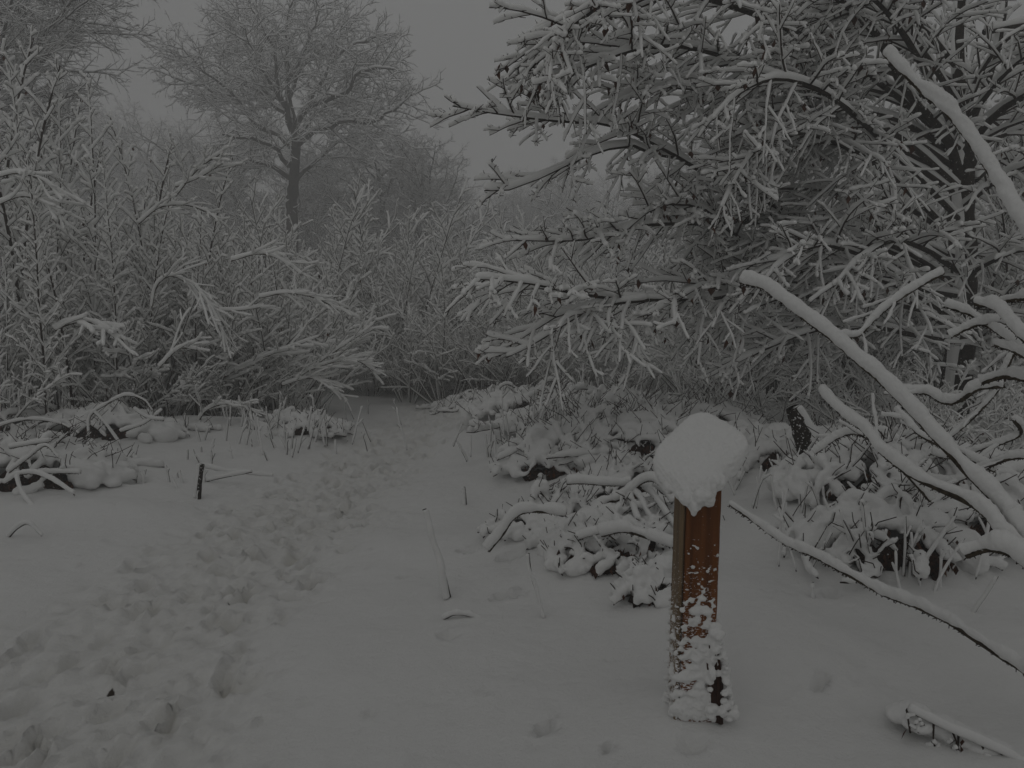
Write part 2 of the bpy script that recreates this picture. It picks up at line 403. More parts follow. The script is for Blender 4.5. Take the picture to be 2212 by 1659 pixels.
for tk in range(15):
    off = rg.uniform(-.5, .5); y = 1.3 + rg.random(); sgn = 1; dirn = rg.choice((0, 3.14))
    while y < 14:
        x = float(path_x(np.array(y))) + off + sgn * .1 + rg.uniform(-.06, .06); off += rg.uniform(-.05, .05); off = max(-.55, min(.55, off))
        dent(x, y, rg.gauss(-.1, .25), rg.uniform(.016, .042), rg.uniform(.075, .12), rg.uniform(.03, .045), rg.uniform(.25, .6), .3)
        y += rg.uniform(.5, .75); sgn = -sgn
for k in range(2200):   # loose clods and toe pits
    y = rg.uniform(1.3, 13); x = float(path_x(np.array(y))) + rg.gauss(0, .34)
    dent(x, y, rg.uniform(-.6, .6), rg.uniform(-.012, .016), rg.uniform(.02, .07), rg.uniform(.012, .035), .4, .06)
for k in range(420):   # drip pits and fallen crumbs under the boughs
    x = rg.uniform(-.6, 3.2); y = rg.uniform(1.5, 6.5); s_ = rg.uniform(.008, .028); dent(x, y, rg.uniform(0, 3), rg.choice((-.5, 1, 1)) * rg.uniform(.003, .011), s_, s_ * .8, .3, .0)
for k in range(260):
    x = rg.uniform(-5, -2.6); y = rg.uniform(3, 8); s_ = rg.uniform(.012, .04); dent(x, y, rg.uniform(0, 3), rg.choice((-.5, 1)) * rg.uniform(.003, .011), s_, s_ * .8, .3, .0)
for (px, py, dep, s_) in [(1100, 1205, .05, .07), (1110, 1285, .05, .06), (1092, 1290, .05, .07), (790, 1540, .02, .03), (1180, 1573, .05, .04), (1316, 1612, .04, .025), (968, 1372, .03, .05),
                  (1775, 1475, .04, .04), (1795, 1283, .05, .05), (300, 1040, .03, .1), (500, 1155, .03, .1), (1505, 1610, .02, .05), (690, 1255, .05, .07), (615, 1290, .05, .07), (1010, 1190, .04, .06), (880, 1245, .02, .03)]:
    p = GP(px, py); dent(p.x, p.y, rg.uniform(0, 3), dep, s_, s_ * .6, .25, .1)
for (px, py, s_) in [(312, 1487, .032), (655, 1172, .055), (500, 1305, .03), (225, 1645, .03), (240, 1500, .02), (640, 1185, .03)]:
    p = GP(px, py); sx = X - p.x; sy = Y - p.y
    nz_ = fbm(X * 22, Y * 22, 4, 91, .7); bare += np.clip(np.exp(-((sx / s_) ** 2 + (sy / (s_ * .8)) ** 2)) * (.55 + nz_ * 1.6), 0, 1); Z -= .035 * np.exp(-((sx / s_) ** 2 + (sy / s_) ** 2))
ny_, nx_ = X.shape
V = np.stack([X, Y, Z], -1).reshape(-1, 3); j = np.arange(ny_ - 1)[:, None] * nx_; i = np.arange(nx_ - 1)[None, :]
F = np.stack([j + i, j + i + 1, j + i + 1 + nx_, j + i + nx_], -1).reshape(-1, 4)
go = link_mesh("snowy_ground", V, [F], M_GROUND); go["kind"] = "structure"
for nm, A in (("bare", bare), ("slush", slush)):
    a = go.data.attributes.new(nm, 'FLOAT', 'POINT'); a.data.foreach_set("value", np.clip(A, 0, 1).astype(np.float32).ravel())

#SECTION post
# ------------------------------------------------------------------ the wooden post with its snow-laden board
def remesh(obj, vox, smooth=2, amp=0.0, f=30):
    md = obj.modifiers.new("r", 'REMESH'); md.mode = 'VOXEL'; md.voxel_size = vox; md.use_smooth_shade = True
    if smooth: s = obj.modifiers.new("s", 'SMOOTH'); s.iterations = smooth; s.factor = .5
    dg = bpy.context.evaluated_depsgraph_get(); dg.update()
    me = bpy.data.meshes.new_from_object(obj.evaluated_get(dg)); old = obj.data; obj.modifiers.clear()
    if not me.materials: me.materials.append(old.materials[0])
    if amp:
        n = len(me.vertices); co = np.zeros(n * 3, dtype=np.float32); me.vertices.foreach_get("co", co); no = np.zeros(n * 3, dtype=np.float32); me.vertices.foreach_get("normal", no)
        co = co.reshape(-1, 3); no = no.reshape(-1, 3)
        co += no * (amp * (noise3(co, f, 3) + .5 * noise3(co, f * 2.3, 8) + .3 * noise3(co, f * 5, 8)))[:, None]
        me.vertices.foreach_set("co", co.ravel()); me.update()
    obj.data = me; me.name = old.name; bpy.data.meshes.remove(old)
    return obj
def blob_geo(g, c, rx, ry, rz, rot=0, nu=12, nv=8, p=2.0):
    u = np.arange(nu) / nu * 2 * np.pi; v = np.linspace(-np.pi / 2, np.pi / 2, nv)
    U, Vv = np.meshgrid(u, v); e = 2 / p
    sg = lambda a: np.sign(a) * np.abs(a) ** e
    x = rx * sg(np.cos(Vv)) * sg(np.cos(U)); y = ry * sg(np.cos(Vv)) * sg(np.sin(U)); z = rz * sg(np.sin(Vv))
    P = np.stack([x * math.cos(rot) - y * math.sin(rot) + c[0], x * math.sin(rot) + y * math.cos(rot) + c[1], z + c[2]], -1)
    i = (np.arange(nv - 1) * nu)[:, None]; k = np.arange(nu)[None]; k2 = (k + 1) % nu
    F = np.stack([i + k, i + k2, i + k2 + nu, i + k + nu], -1).reshape(-1, 4) + g.n
    g.add(P.reshape(-1, 3), F)
def box_geo(g, c8):
    F = np.array([[0, 3, 2, 1], [4, 5, 6, 7], [0, 1, 5, 4], [1, 2, 6, 5], [2, 3, 7, 6], [3, 0, 4, 7]]) + g.n
    g.add(np.array(c8, dtype=float), F)
pb = GP(1494, 1528); PD = pb.y; gz = pb.z; print("PD", PD, gz)
post = empty("sign_post", (pb.x, PD, gz), "square brown wooden post beside the path, capped by a tall block of snow", "post")
rp = random.Random(9)
# the post: one bevelled timber, two stains of wood (left face weathered)
hw = .0235 * PD; H1 = PT(1500, 1050, PD).z - gz; lx = .012
def post_box(name, x0, x1, y0, y1, z0, z1, m):
    g = Geo(); nz = 14; V = []; bz = .006
    prof = [(x0 + bz, y0), (x1 - bz, y0), (x1, y0 + bz), (x1, y1 - bz), (x1 - bz, y1), (x0 + bz, y1), (x0, y1 - bz), (x0, y0 + bz)]
    for k in range(nz + 1):
        z = z0 + (z1 - z0) * k / nz
        for (x, y) in prof: V.append((x + lx * z + .0007 * math.sin(z * 37 + x * 90), y, z))
    F = []
    for k in range(nz):
        for i in range(8): F.append((k * 8 + i, k * 8 + (i + 1) % 8, k * 8 + 8 + (i + 1) % 8, k * 8 + 8 + i))
    g.add(np.array(V), np.array(F)); V, F = g.arr(); F = F + [np.array([[nz * 8 + i for i in range(8)]])]
    return link_mesh(name, V, F, m, post, False)
post_box("timber", -hw + .0045, hw, -hw, hw, -.12, H1, M_WOOD)
post_box("side_board", -hw - .0135, -hw + .002, -hw + .003, hw - .004, -.12, H1 - .03, M_WOOD2)
# the slanted board on top (its near corner lowest)
B_ = PT(1509, 1088, PD * .955); R_ = PT(1592, 1003, PD * 1.012); L_ = PT(1430, 1028, PD * 1.014); T_ = R_ + L_ - B_
o_ = Vector((pb.x, PD, gz)); Q = [B_ - o_, R_ - o_, T_ - o_, L_ - o_]
nrm = (Q[1] - Q[0]).cross(Q[3] - Q[0]).normalized()
g = Geo(); box_geo(g, [q - nrm * .012 for q in Q] + [q + nrm * .014 for q in Q]); V, F = g.arr(); link_mesh("slanted_board", V, F, M_DARKW, post, False)
# snow block: a rounded slab lying on the slanted board
g = Geo(); nu, nv = 120, 70
u = np.arange(nu) / nu * 2 * np.pi; v = np.linspace(-np.pi / 2, np.pi / 2, nv); U, Vv = np.meshgrid(u, v)
sg = lambda a, e: np.sign(a) * np.abs(a) ** e
A = sg(np.cos(Vv), .50) * sg(np.cos(U), .50); Bb = sg(np.cos(Vv), .50) * sg(np.sin(U), .50); Cc = sg(np.sin(Vv), .58)
def CP(x, y, f): return np.array(PT(x, y, PD * f) - o_)
bot = [CP(1500, 1112, .945), CP(1618, 1020, 1.02), CP(1520, 960, 1.085), CP(1402, 1046, 1.005)]
top = [CP(1502, 1040, .955), CP(1646, 935, 1.03), CP(1508, 855, 1.11), CP(1388, 972, 1.02)]
def bil(q): return ((1 - A) * (1 - Bb))[..., None] * q[0] / 4 + ((1 + A) * (1 - Bb))[..., None] * q[1] / 4 + ((1 + A) * (1 + Bb))[..., None] * q[2] / 4 + ((1 - A) * (1 + Bb))[..., None] * q[3] / 4
P3 = bil(bot) * ((1 - Cc) / 2)[..., None] + bil(top) * ((1 + Cc) / 2)[..., None]
i = (np.arange(nv - 1) * nu)[:, None]; k = np.arange(nu)[None]; k2 = (k + 1) % nu
g.add(P3.reshape(-1, 3), np.stack([i + k, i + k2, i + k2 + nu, i + k + nu], -1).reshape(-1, 4))
# droop at the lowest corner and frayed lumps under the left edge
for k in range(60):
    f = rp.random(); e = Q[0].lerp(Q[3], f) if k % 3 else Q[0].lerp(Q[1], f * .45)
    blob_geo(g, e + Vector((rp.uniform(-.018, .018), rp.uniform(-.03, .01), rp.uniform(-.012, .03))), rp.uniform(.012, .028), rp.uniform(.012, .028), rp.uniform(.012, .03))
V, F = g.arr(); cap = link_mesh("snow_cap", V, F, M_SNOW, post); remesh(cap, .0034, 3, .0036, 70)
# crust of clinging snow, thicker lower down
g = Geo()
for k in range(900):
    z = H1 * .80 * (rp.random() ** 1.5); fr = 1 - z / (H1 * .80)
    if rp.random() < .78: x, y = rp.uniform(-hw, hw - .006), -hw - .001; s = rp.uniform(.002, .006) + .021 * fr * rp.random() ** 1.8
    else:
        x, y = -hw - .0155, rp.uniform(-hw, hw); s = (rp.uniform(.002, .006) + .013 * fr * rp.random())
        if z > H1 * .5: continue
    if fr < .35 and rp.random() < .75: s *= .35
    if float(vn(np.array(x * 38 + y * 30.), np.array(z * 30.), 5)) + rp.uniform(-.12, .12) < -.02 - .12 * fr: continue
    blob_geo(g, (x + lx * z, y, z), s * rp.uniform(.8, 1.7), s * rp.uniform(.5, .9), s * rp.uniform(.6, 1.1), 0, 8, 6)
for k in range(520):  # the wedge piled at the right foot
    z = .33 * rp.random() ** 1.1; w = .075 * (1 - z / .36)
    x = hw + rp.uniform(-.02, w * 1.0); s = rp.uniform(.005, .014)
    if -.0 < x - hw + .012 < .035 and .05 < z < .24 and rp.random() < .9: continue
    blob_geo(g, (x + lx * z, -hw + rp.uniform(-.03, .05), z), s * 1.2, s, s, 0, 8, 6)
V, F = g.arr(); cr = link_mesh("snow_crust", V, F, M_SNOW, post); remesh(cr, .0038, 3, .0055, 42)
# dark rotten splinter at the foot
g = Geo()
pol = []
for k in range(12):
    x = hw + rp.uniform(-.03, .02); z0 = rp.uniform(-.02, .02); z1 = z0 + rp.uniform(.12, .26)
    pol.append(([(x + .01, -hw + .0 - rp.random() * .015, z0), (x + .008 * rp.random(), -hw - .01, (z0 + z1) / 2), (x - .015 * rp.random(), -hw - .003, z1)], .010, .004, 0, 0))
bark_geo(g, pol, 6); V, F = g.arr(); link_mesh("rotten_splinters", V, F, M_DARKW, post)

#SECTION nearbranches
# ------------------------------------------------------------------ thick snow-laden shoots leaning in from the right
def shoot(name, pts, r0, r1, snow, label, depth0, depth1, n=70, twigs=0, seed=1, cat="branch", f0=.55, Ks=20, sub=4, fine=.010, group="snow-laden shoots leaning in from the right"):
    rng = random.Random(seed); m = len(pts)
    W3 = [PT(x, y, depth0 + (depth1 - depth0) * i / (m - 1)) for i, (x, y) in enumerate(pts)]
    P = catmull(W3, n); 
    for p in P: p.z -= snow * .8
    poly = [([tuple(p) for p in P], r0, r1, snow, 0)]; ds = dirs(P)
    S = [dict(n=5, w=.1, g=-.1, s=snow * .6, k=twigs, a=.8, cl=.3, r=.004, rel=False, pl=True, st=.1, sh=lambda u: 1.2 - u), dict(n=5, w=.15, g=-.2, s=snow * .55, k=0, a=.6, cl=.3, r=.003)]
    if name == 'snowy_bough': S[0].update(cl=.55, a=.6, ps=.5, sh=lambda u: 1.2 - .7 * u); S[1].update(k=5, s=snow * .75, n=6, rel=True, g=-.12); S[1]['cl'] = .5; S.append(dict(n=4, w=.1, g=-.1, s=snow * .6, k=0, a=.6, cl=.3, r=.003))
    L = sum((P[i + 1] - P[i]).length for i in range(len(P) - 1))
    if twigs: spawn(poly, [tuple(p) for p in P], ds, L, r0, 0, S, rng)
    # short fuzzy spurs under the shoot
    for k in range(int(L * 190)):
        i = rng.randrange(len(P)); p = P[i] + Vector((0, 0, -r0 * .5)); d = rv(rng, 1); d.z = -abs(d.z) * .7; q = p + d.normalized() * rng.uniform(.005, .016)
        poly.append(([tuple(p), tuple((p + q) / 2), tuple(q)], .0024, .0014, 0, 1))
    o0 = P[0].copy()
    poly = [([tuple(Vector(v) - o0) for v in q[0]],) + tuple(q[1:]) for q in poly]
    r = build(name, poly, 1, 3, Ks, sub, (M_MOSS, M_TWIG, M_SNOW if name != 'snowy_bough' else M_TSNOW), o0, 8, parts=('stem', 'spurs' if not twigs else 'side_twigs'), fine=fine, f0=f0, lump=.10)
    tag(r, label, cat, group); return r
shoot("bent_shoot", [(2260, 1195), (2212, 1140), (2181, 1101), (2132, 1048), (2076, 992), (2020, 932), (1964, 872), (1908, 816), (1851, 767), (1795, 718), (1739, 677), (1694, 642), (1650, 612), (1602, 598)],
      .016, .007, .027, "longest snow-covered shoot, its blunt tip raised left of the beech trunk", 2.35, 3.3, 110)
shoot("bent_shoot", [(2240, 1215), (2174, 1152), (2140, 1108), (2095, 1074), (2020, 1041), (1967, 1014), (1907, 969), (1870, 924), (1832, 894), (1802, 868), (1774, 836)],
      .015, .006, .023, "middle snow-covered shoot forking off low and running beneath the longest one", 2.35, 3.1, 90, seed=2)
shoot("bent_shoot", [(2260, 1468), (2212, 1438), (2125, 1382), (2054, 1336), (1984, 1303), (1913, 1276), (1842, 1238), (1766, 1197), (1690, 1162), (1625, 1116), (1577, 1083)],
      .014, .006, .020, "lowest snow-covered shoot, running down from behind the post to the right edge", 2.3, 3.5, 100, seed=3)
shoot("bent_shoot", [(2250, 545), (2212, 478), (2184, 432), (2157, 386), (2127, 336), (2089, 283), (2043, 227), (1993, 187), (1948, 141), (1914, 108)],
      .016, .008, .026, "topmost snow-covered shoot crossing in front of the beech trunk's fork", 2.5, 3.2, 90, seed=4)
shoot("bent_shoot", [(2270, 1245), (2220, 1205), (2185, 1180), (2140, 1170), (2088, 1185)], .014, .010, .030, "short fat snow-covered stub at the right edge below the two long shoots", 2.2, 2.4, 40, seed=5)
shoot("bent_shoot", [(2290, 820), (2225, 762), (2189, 734), (2155, 709), (2125, 691), (2095, 672), (2040, 654)], .010, .005, .016, "thin snowy shoot at the right edge with the leftmost tip of its cluster", 2.6, 3.0, 44, seed=6)
shoot("bent_shoot", [(2290, 790), (2212, 722), (2181, 689), (2151, 657), (2107, 646)], .011, .006, .021, "fat curved snowy shoot above the cluster at the right edge", 2.5, 2.8, 36, seed=7)
shoot("bent_shoot", [(2180, 690), (2129, 692), (2090, 704), (2055, 722)], .008, .004, .014, "short snowy twig dipping left below the cluster at the right edge", 2.8, 2.9, 26, seed=8)
shoot("bent_shoot", [(2290, 800), (2212, 762), (2181, 747), (2150, 738)], .009, .005, .015, "short snowy twig end lowest in the right-edge cluster", 2.6, 2.8, 24, seed=9)
shoot("bent_shoot", [(2290, 830), (2212, 810), (2170, 805), (2122, 818)], .012, .007, .020, "blunt snow-laden twig at the right edge level with the beech trunk's foot", 2.7, 2.9, 26, seed=10)
shoot("bent_shoot", [(2290, 630), (2212, 638), (2166, 645)], .010, .006, .016, "blunt snowy twig poking in from the right edge above the cluster", 2.7, 2.9, 22, seed=12)
shoot("bent_shoot", [(2170, 824), (2114, 832), (2076, 856), (2039, 862), (2001, 842), (1945, 838), (1900, 800)], .012, .005, .022, "sagging snowy bough hanging in a shallow curve below the beech trunk", 3.4, 3.8, 50, twigs=4, seed=13)
shoot("bent_shoot", [(2037, 583), (1985, 613), (1932, 647), (1888, 685), (1857, 718), (1824, 722), (1790, 724)], .012, .005, .020, "rising snowy bough with hanging side twigs left of the beech trunk", 4.2, 4.0, 50, twigs=9, seed=14)
shoot("bent_shoot", [(2010, 1075), (1950, 1010), (1880, 945), (1840, 930), (1800, 945), (1760, 975)], .010, .004, .018, "drooping snowy twig behind the middle shoot, its tip turned down", 3.6, 3.7, 40, twigs=5, seed=15)
shoot("bent_shoot", [(2150, 1010), (2050, 965), (1990, 935), (1960, 905), (1935, 880)], .010, .004, .018, "snowy twig crossing low behind the longest shoot", 3.4, 3.7, 40, twigs=6, seed=16)
shoot("bent_shoot", [(2260, 980), (2180, 985), (2120, 1010), (2060, 1035), (2000, 1030)], .010, .004, .017, "snowy twig reaching left from the right edge toward the two long shoots", 3.2, 3.6, 40, twigs=6, seed=17)
shoot("bent_shoot", [(2190, 900), (2206, 930), (2170, 950), (2120, 965), (2060, 985), (2010, 975)], .009, .004, .016, "hooked snowy twig curling at the right edge", 3.5, 3.7, 40, twigs=4, seed=18)
shoot("bent_shoot", [(2260, 690), (2190, 760), (2160, 830), (2100, 900), (2030, 960), (1990, 1000)], .011, .004, .017, "thin snowy stem falling from the right edge through the tangle by the beech foot", 4.0, 4.3, 40, twigs=6, seed=19)

def arches(L, cat, group, name="snowy_cane", tw=0):
    for k, (D0, D1, th, pts, lab) in enumerate(L):
        shoot(name, pts, th * .34, th * .2, th, lab, D0, D1, max(26, len(pts) * 8), tw, 500 + k, cat, .6, 12, 2, .006, group)
da = GP(1350, 1190).y; db = GP(1350, 1125).y; dc = GP(60, 1060).y; dd = GP(250, 960).y
arches([(db, db, .026, [(1224, 1037), (1260, 1036), (1300, 1040), (1340, 1041), (1364, 1039)], "level log-like cane of snow behind the fan of canes left of the post"),
 (db, db - .3, .028, [(1266, 1108), (1308, 1080), (1349, 1066), (1391, 1033), (1422, 1035), (1453, 1077)], "humped snowy cane rising to the top of the fan left of the post"),
 (db - .1, db - .4, .020, [(1362, 1050), (1385, 1075), (1401, 1108), (1428, 1143)], "second rib from the left in the fan of snowy canes left of the post"),
 (db - .1, db - .4, .020, [(1391, 1048), (1415, 1070), (1433, 1095), (1460, 1135)], "third rib in the fan of snowy canes left of the post"),
 (db - .1, db - .4, .018, [(1412, 1042), (1440, 1065), (1462, 1090), (1480, 1115)], "rightmost rib of the fan of snowy canes, touching the post"),
 (db - .1, db - .4, .020, [(1362, 1056), (1366, 1080), (1372, 1100), (1385, 1132)], "leftmost rib in the fan of snowy canes left of the post"),
 (da, da, .030, [(1056, 1180), (1085, 1145), (1108, 1112), (1135, 1097), (1175, 1097), (1222, 1104)], "thick snow arch over the dark opening farthest left of the post's brush"),
 (da - .1, da - .1, .024, [(1247, 1158), (1276, 1148), (1308, 1144), (1330, 1158)], "short snow bridge over a hollow left of the post"),
 (da - .1, da - .3, .032, [(1300, 1146), (1349, 1137), (1401, 1152), (1455, 1172)], "broad snow ridge running right into the post"),
 (dc, dc, .018, [(21, 1016), (62, 985), (98, 960), (125, 985)], "bent snowy cane making a peak in the left-edge brush"),
 (dc + .1, dc + .1, .018, [(20, 964), (62, 957), (108, 950)], "level snowy cane on top of the left-edge brush"),
 (dc - .1, dc - .3, .018, [(12, 1040), (42, 1022), (79, 1020), (117, 1036), (160, 1064)], "snowy cane sloping down right across the left-edge brush"),
 (dc - .2, dc - .4, .018, [(37, 1024), (44, 1050), (55, 1072), (75, 1096)], "snowy cane hanging down front of the left-edge brush"),
 (dc, dc, .018, [(83, 1018), (129, 1018), (175, 1018)], "straight level snowy cane at the right of the left-edge brush"),
 (dd, dd, .018, [(-20, 925), (31, 908), (83, 904), (133, 914), (170, 934)], "long low arch of snow above the left-edge brush"),
 (dd, dd, .018, [(194, 940), (196, 897), (225, 874), (271, 852), (310, 862), (328, 884)], "tall crooked snow hoop right of the left-edge brush"),
 (dd, dd, .018, [(200, 884), (229, 916), (258, 956)], "snowy cane slanting down from the tall crooked hoop"),
 (dd, dd, .018, [(260, 930), (312, 912), (352, 882)], "snowy cane slanting up right from the foot of the tall hoop"),
 (dd, dd, .018, [(287, 880), (319, 900), (354, 905)], "short snowy cane crossing behind the slanting one by the hoop")],
 "snowy cane", "snow-loaded canes in the brush")
arches([(9.2, 9.4, .023, [(328, 660), (339, 614), (368, 593), (401, 607), (430, 636), (467, 665), (521, 667), (572, 658)], "long arched snowy bough bending right across the left thicket"),
 (9.0, 9.0, .023, [(420, 612), (450, 655), (475, 700), (490, 740)], "snowy bough hanging down from the long arched one"),
 (8.6, 8.6, .023, [(345, 790), (379, 755), (400, 748), (425, 752)], "snowy bough tip sticking out level at the thicket's edge"),
 (8.2, 8.2, .034, [(120, 708), (150, 694), (190, 690), (225, 706), (255, 730)], "drooping fan of snowy twigs low at the left"),
 (9.0, 8.8, .023, [(430, 905), (445, 884), (480, 870), (528, 877), (548, 910), (555, 960)], "snowy hoop arching to the ground at the thicket's foot"),
 (10.5, 10.5, .023, [(640, 815), (667, 797), (729, 753), (786, 715)], "straight snowy bough rising right at the thicket's tip"),
 (10.5, 10.5, .023, [(610, 830), (660, 815), (695, 822), (750, 864)], "snowy bough dipping over the dark gap by the path's end"),
 (10.5, 10.5, .023, [(660, 800), (711, 782), (765, 775), (806, 797)], "highest snowy bough hanging over the dark gap by the path's end"),
 (9.5, 9.5, .023, [(300, 480), (345, 445), (400, 440), (450, 455)], "snowy bough at mid height under the narrow sapling"),
 (9.5, 9.3, .023, [(380, 420), (420, 370), (450, 345), (475, 330)], "snow-heaped bough tip at the upper right of the left thicket"),
 (9.5, 9.3, .023, [(380, 400), (430, 380), (480, 350)], "second snow-heaped bough tip just under the upper one"),
 (8.0, 8.0, .023, [(-10, 440), (50, 420), (100, 440), (135, 460)], "snow-heaped bough low before the tallest sapling"),
 (8.0, 8.0, .023, [(-10, 380), (40, 370), (90, 385), (120, 410)], "snow-heaped bough stacked above another at the far left"),
 (9.0, 9.0, .023, [(500, 560), (560, 545), (610, 560), (650, 590)], "snow-heaped bough pointing at the path from the slope of the thicket"),
 (9.2, 9.2, .023, [(560, 640), (620, 630), (680, 640), (730, 665)], "snow-heaped bough low on the thicket's slope, reaching farthest right")],
 "bough", "snow-heaped boughs of the left thicket", "snowy_bough", 11)

#SECTION beech
# ------------------------------------------------------------------ the big beech on the right
rb = random.Random(21)
SB = [dict(n=10, w=.11, g=-.08, s=.019, k=4.6, a=.75, cl=.34, r=.02, rel=True, sh=lambda u: 1.25 - .98 * u, ps=.75, pb=-.10, rr=.42, st=.06),
      dict(n=9, w=.10, g=-.36, gi=.10, s=.0180, k=5.6, a=.70, cl=.46, r=.0075, ps=.80, pb=0, rr=.5, st=.12, sh=lambda u: 1.15 - .6 * u),
      dict(n=7, w=.11, g=-.50, s=.0165, k=4.6, a=.62, cl=.44, r=.0052, ps=.7, rr=.55, st=.15, sh=lambda u: 1.1 - .5 * u),
      dict(n=4, w=.12, g=-.5, s=.0135, k=0, a=.6, cl=.3, r=.0036)]
TB = PT(2057, 880, 9.0); TB.z = GH(TB.x, 9.0) - .1
polys = []
def wl(L): return [PT(x, y, d) for (x, y, d) in L]
def limb(L, r0, r1, k=None, n=None, S=SB, lvl=0, spawnit=True, snow=.025, cl=None, start=None):
    W3 = wl(L) if not isinstance(L[0], Vector) else L
    ln = sum((W3[i + 1] - W3[i]).length for i in range(len(W3) - 1)); n = n or max(6, int(ln * 4))
    P = catmull(W3, n); pp = [tuple(p) for p in P]
    polys.append((pp, r0, r1, snow, 0))
    if spawnit:
        S2 = list(S); 
        if cl: S2[0] = dict(S[0]); S2[0]['rel'] = False; S2[0]['cl'] = cl
        spawn(polys, pp, dirs(P), ln, r0, lvl, S2, rb, k, start)
# trunk and its fork
trunk = [TB] + wl([(2072, 763, 9), (2081, 611, 9), (2077, 435, 9), (2083, 350, 9), (2089, 300, 9)])
limb(trunk, .165, .11, spawnit=False, n=26, snow=.02)
limb([(2087, 330, 9), (2089, 240, 9), (2075, 200, 8.9), (2070, 60, 8.8), (2085, -120, 8.7)], .085, .05, k=3, cl=1.6)
limb([(2088, 280, 9), (2112, 215, 9.1), (2131, 172, 9.1), (2161, 76, 9.1), (2175, -60, 9.1)], .07, .04, k=3, cl=1.6)
limb([(2082, 420, 9), (2055, 317, 8.8), (2032, 283, 8.6), (1993, 237, 8.4), (1948, 183, 8.1), (1909, 99, 7.8), (1867, 46, 7.5), (1818, 4, 7.2), (1760, -60, 6.9)], .056, .028, k=4.5, cl=1.1)
limb([(2095, 330, 9), (2120, 280, 8.9), (2154, 244, 8.7), (2212, 206, 8.3), (2300, 170, 7.9)], .055, .03, k=4, cl=1.3)
# long boughs drawn after the photograph
MAIN = [
 [(2075, 620, 9), (1960, 560, 8.7), (1820, 505, 8.4), (1715, 466, 8.2), (1635, 424, 7.9), (1542, 386, 7.5), (1432, 321, 7.0), (1321, 271, 6.6), (1210, 262, 6.2), (1090, 248, 5.9), (978, 229, 5.7)],
 [(1470, 342, 7.2), (1400, 330, 7.0), (1356, 312, 6.8), (1290, 330, 6.6), (1245, 347, 6.5), (1182, 378, 6.3), (1108, 408, 6.1), (1047, 412, 5.9)],
 [(2078, 560, 9), (1900, 500, 8.6), (1720, 480, 8.2), (1600, 480, 7.8), (1498, 482, 7.4), (1409, 484, 7.0), (1340, 494, 6.8), (1270, 516, 6.5), (1200, 520, 6.3), (1115, 519, 6.1)],
 [(2075, 690, 9), (1900, 650, 8.5), (1760, 640, 8.0), (1645, 638, 7.6), (1607, 630, 7.4), (1532, 645, 7.1), (1382, 647, 6.6), (1293, 640, 6.3), (1231, 631, 6.1), (1165, 616, 5.9), (1090, 606, 5.7), (1028, 603, 5.5)],
 [(1340, 645, 6.5), (1280, 664, 6.3), (1200, 712, 6.0), (1150, 745, 5.9), (1094, 772, 5.8)],
 [(1400, 648, 6.6), (1330, 655, 6.4), (1230, 670, 6.2), (1160, 710, 6.0), (1115, 738, 5.9)],
 [(2085, 420, 9), (1950, 300, 8.5), (1800, 220, 8.0), (1650, 150, 7.4), (1495, 104, 6.8), (1408, 101, 6.4), (1339, 117, 6.1), (1250, 150, 5.9), (1182, 166, 5.7)],
 [(2080, 330, 9), (1900, 180, 8.2), (1700, 60, 7.4), (1500, -10, 6.6), (1380, -10, 6.2), (1304, 8, 5.9), (1240, 52, 5.7), (1213, 75, 5.6), (1190, 120, 5.6), (1178, 160, 5.6)],
 [(2085, 250, 9), (1950, 60, 8.2), (1750, -40, 7.4), (1550, -90, 6.8), (1450, -90, 6.4), (1360, -70, 6.2)],
 [(1780, 250, 8), (1640, 230, 7.6), (1540, 200, 7.3), (1460, 190, 7.0), (1390, 190, 6.7), (1320, 225, 6.5)],
 [(1780, 700, 8.6), (1720, 650, 8.3), (1680, 607, 8.1), (1650, 542, 7.9), (1596, 516, 7.7), (1554, 477, 7.4), (1512, 449, 7.2), (1450, 440, 7.0), (1380, 470, 6.8), (1320, 540, 6.6)],
 [(1720, 720, 9.2), (1680, 560, 9), (1640, 420, 8.8), (1596, 325, 8.5), (1540, 237, 8.2), (1500, 170, 7.9)],
 [(2070, 520, 9), (1950, 400, 8.2), (1850, 330, 7.6), (1750, 290, 7.0), (1660, 300, 6.6), (1600, 370, 6.3), (1560, 450, 6.1)],
 [(2078, 480, 9), (1980, 380, 8.0), (1880, 280, 7.2), (1780, 200, 6.6), (1680, 170, 6.2), (1600, 200, 6.0), (1540, 260, 5.9)],
 [(2075, 640, 9), (1980, 620, 8.2), (1880, 560, 7.4), (1780, 530, 6.8), (1700, 560, 6.4), (1640, 620, 6.2)],
 [(2070, 740, 9), (1960, 720, 8.4), (1850, 700, 7.9), (1740, 720, 7.5), (1640, 760, 7.2), (1560, 800, 7.0)],
 [(2076, 590, 9), (2000, 540, 8), (1930, 520, 7.2), (1860, 560, 6.6), (1800, 620, 6.3)],
 [(2078, 450, 9), (2140, 400, 8.2), (2210, 360, 7.6), (2300, 350, 7.0)],
 [(2080, 600, 9), (2150, 560, 8.4), (2220, 540, 7.8), (2320, 560, 7.4)],
 [(2076, 700, 9), (2110, 665, 8.7), (2160, 650, 8.4), (2230, 655, 8.0)],
 [(2090, 260, 9), (2180, 150, 8.2), (2280, 80, 7.6)],
 [(2070, 300, 9), (1980, 120, 7.8), (1900, 10, 7.0), (1800, -60, 6.4), (1700, -60, 6.0)],
 [(2070, 150, 8.9), (1990, 60, 8.2), (1890, 20, 7.6), (1800, 40, 7.2), (1720, 90, 7.0)],
]
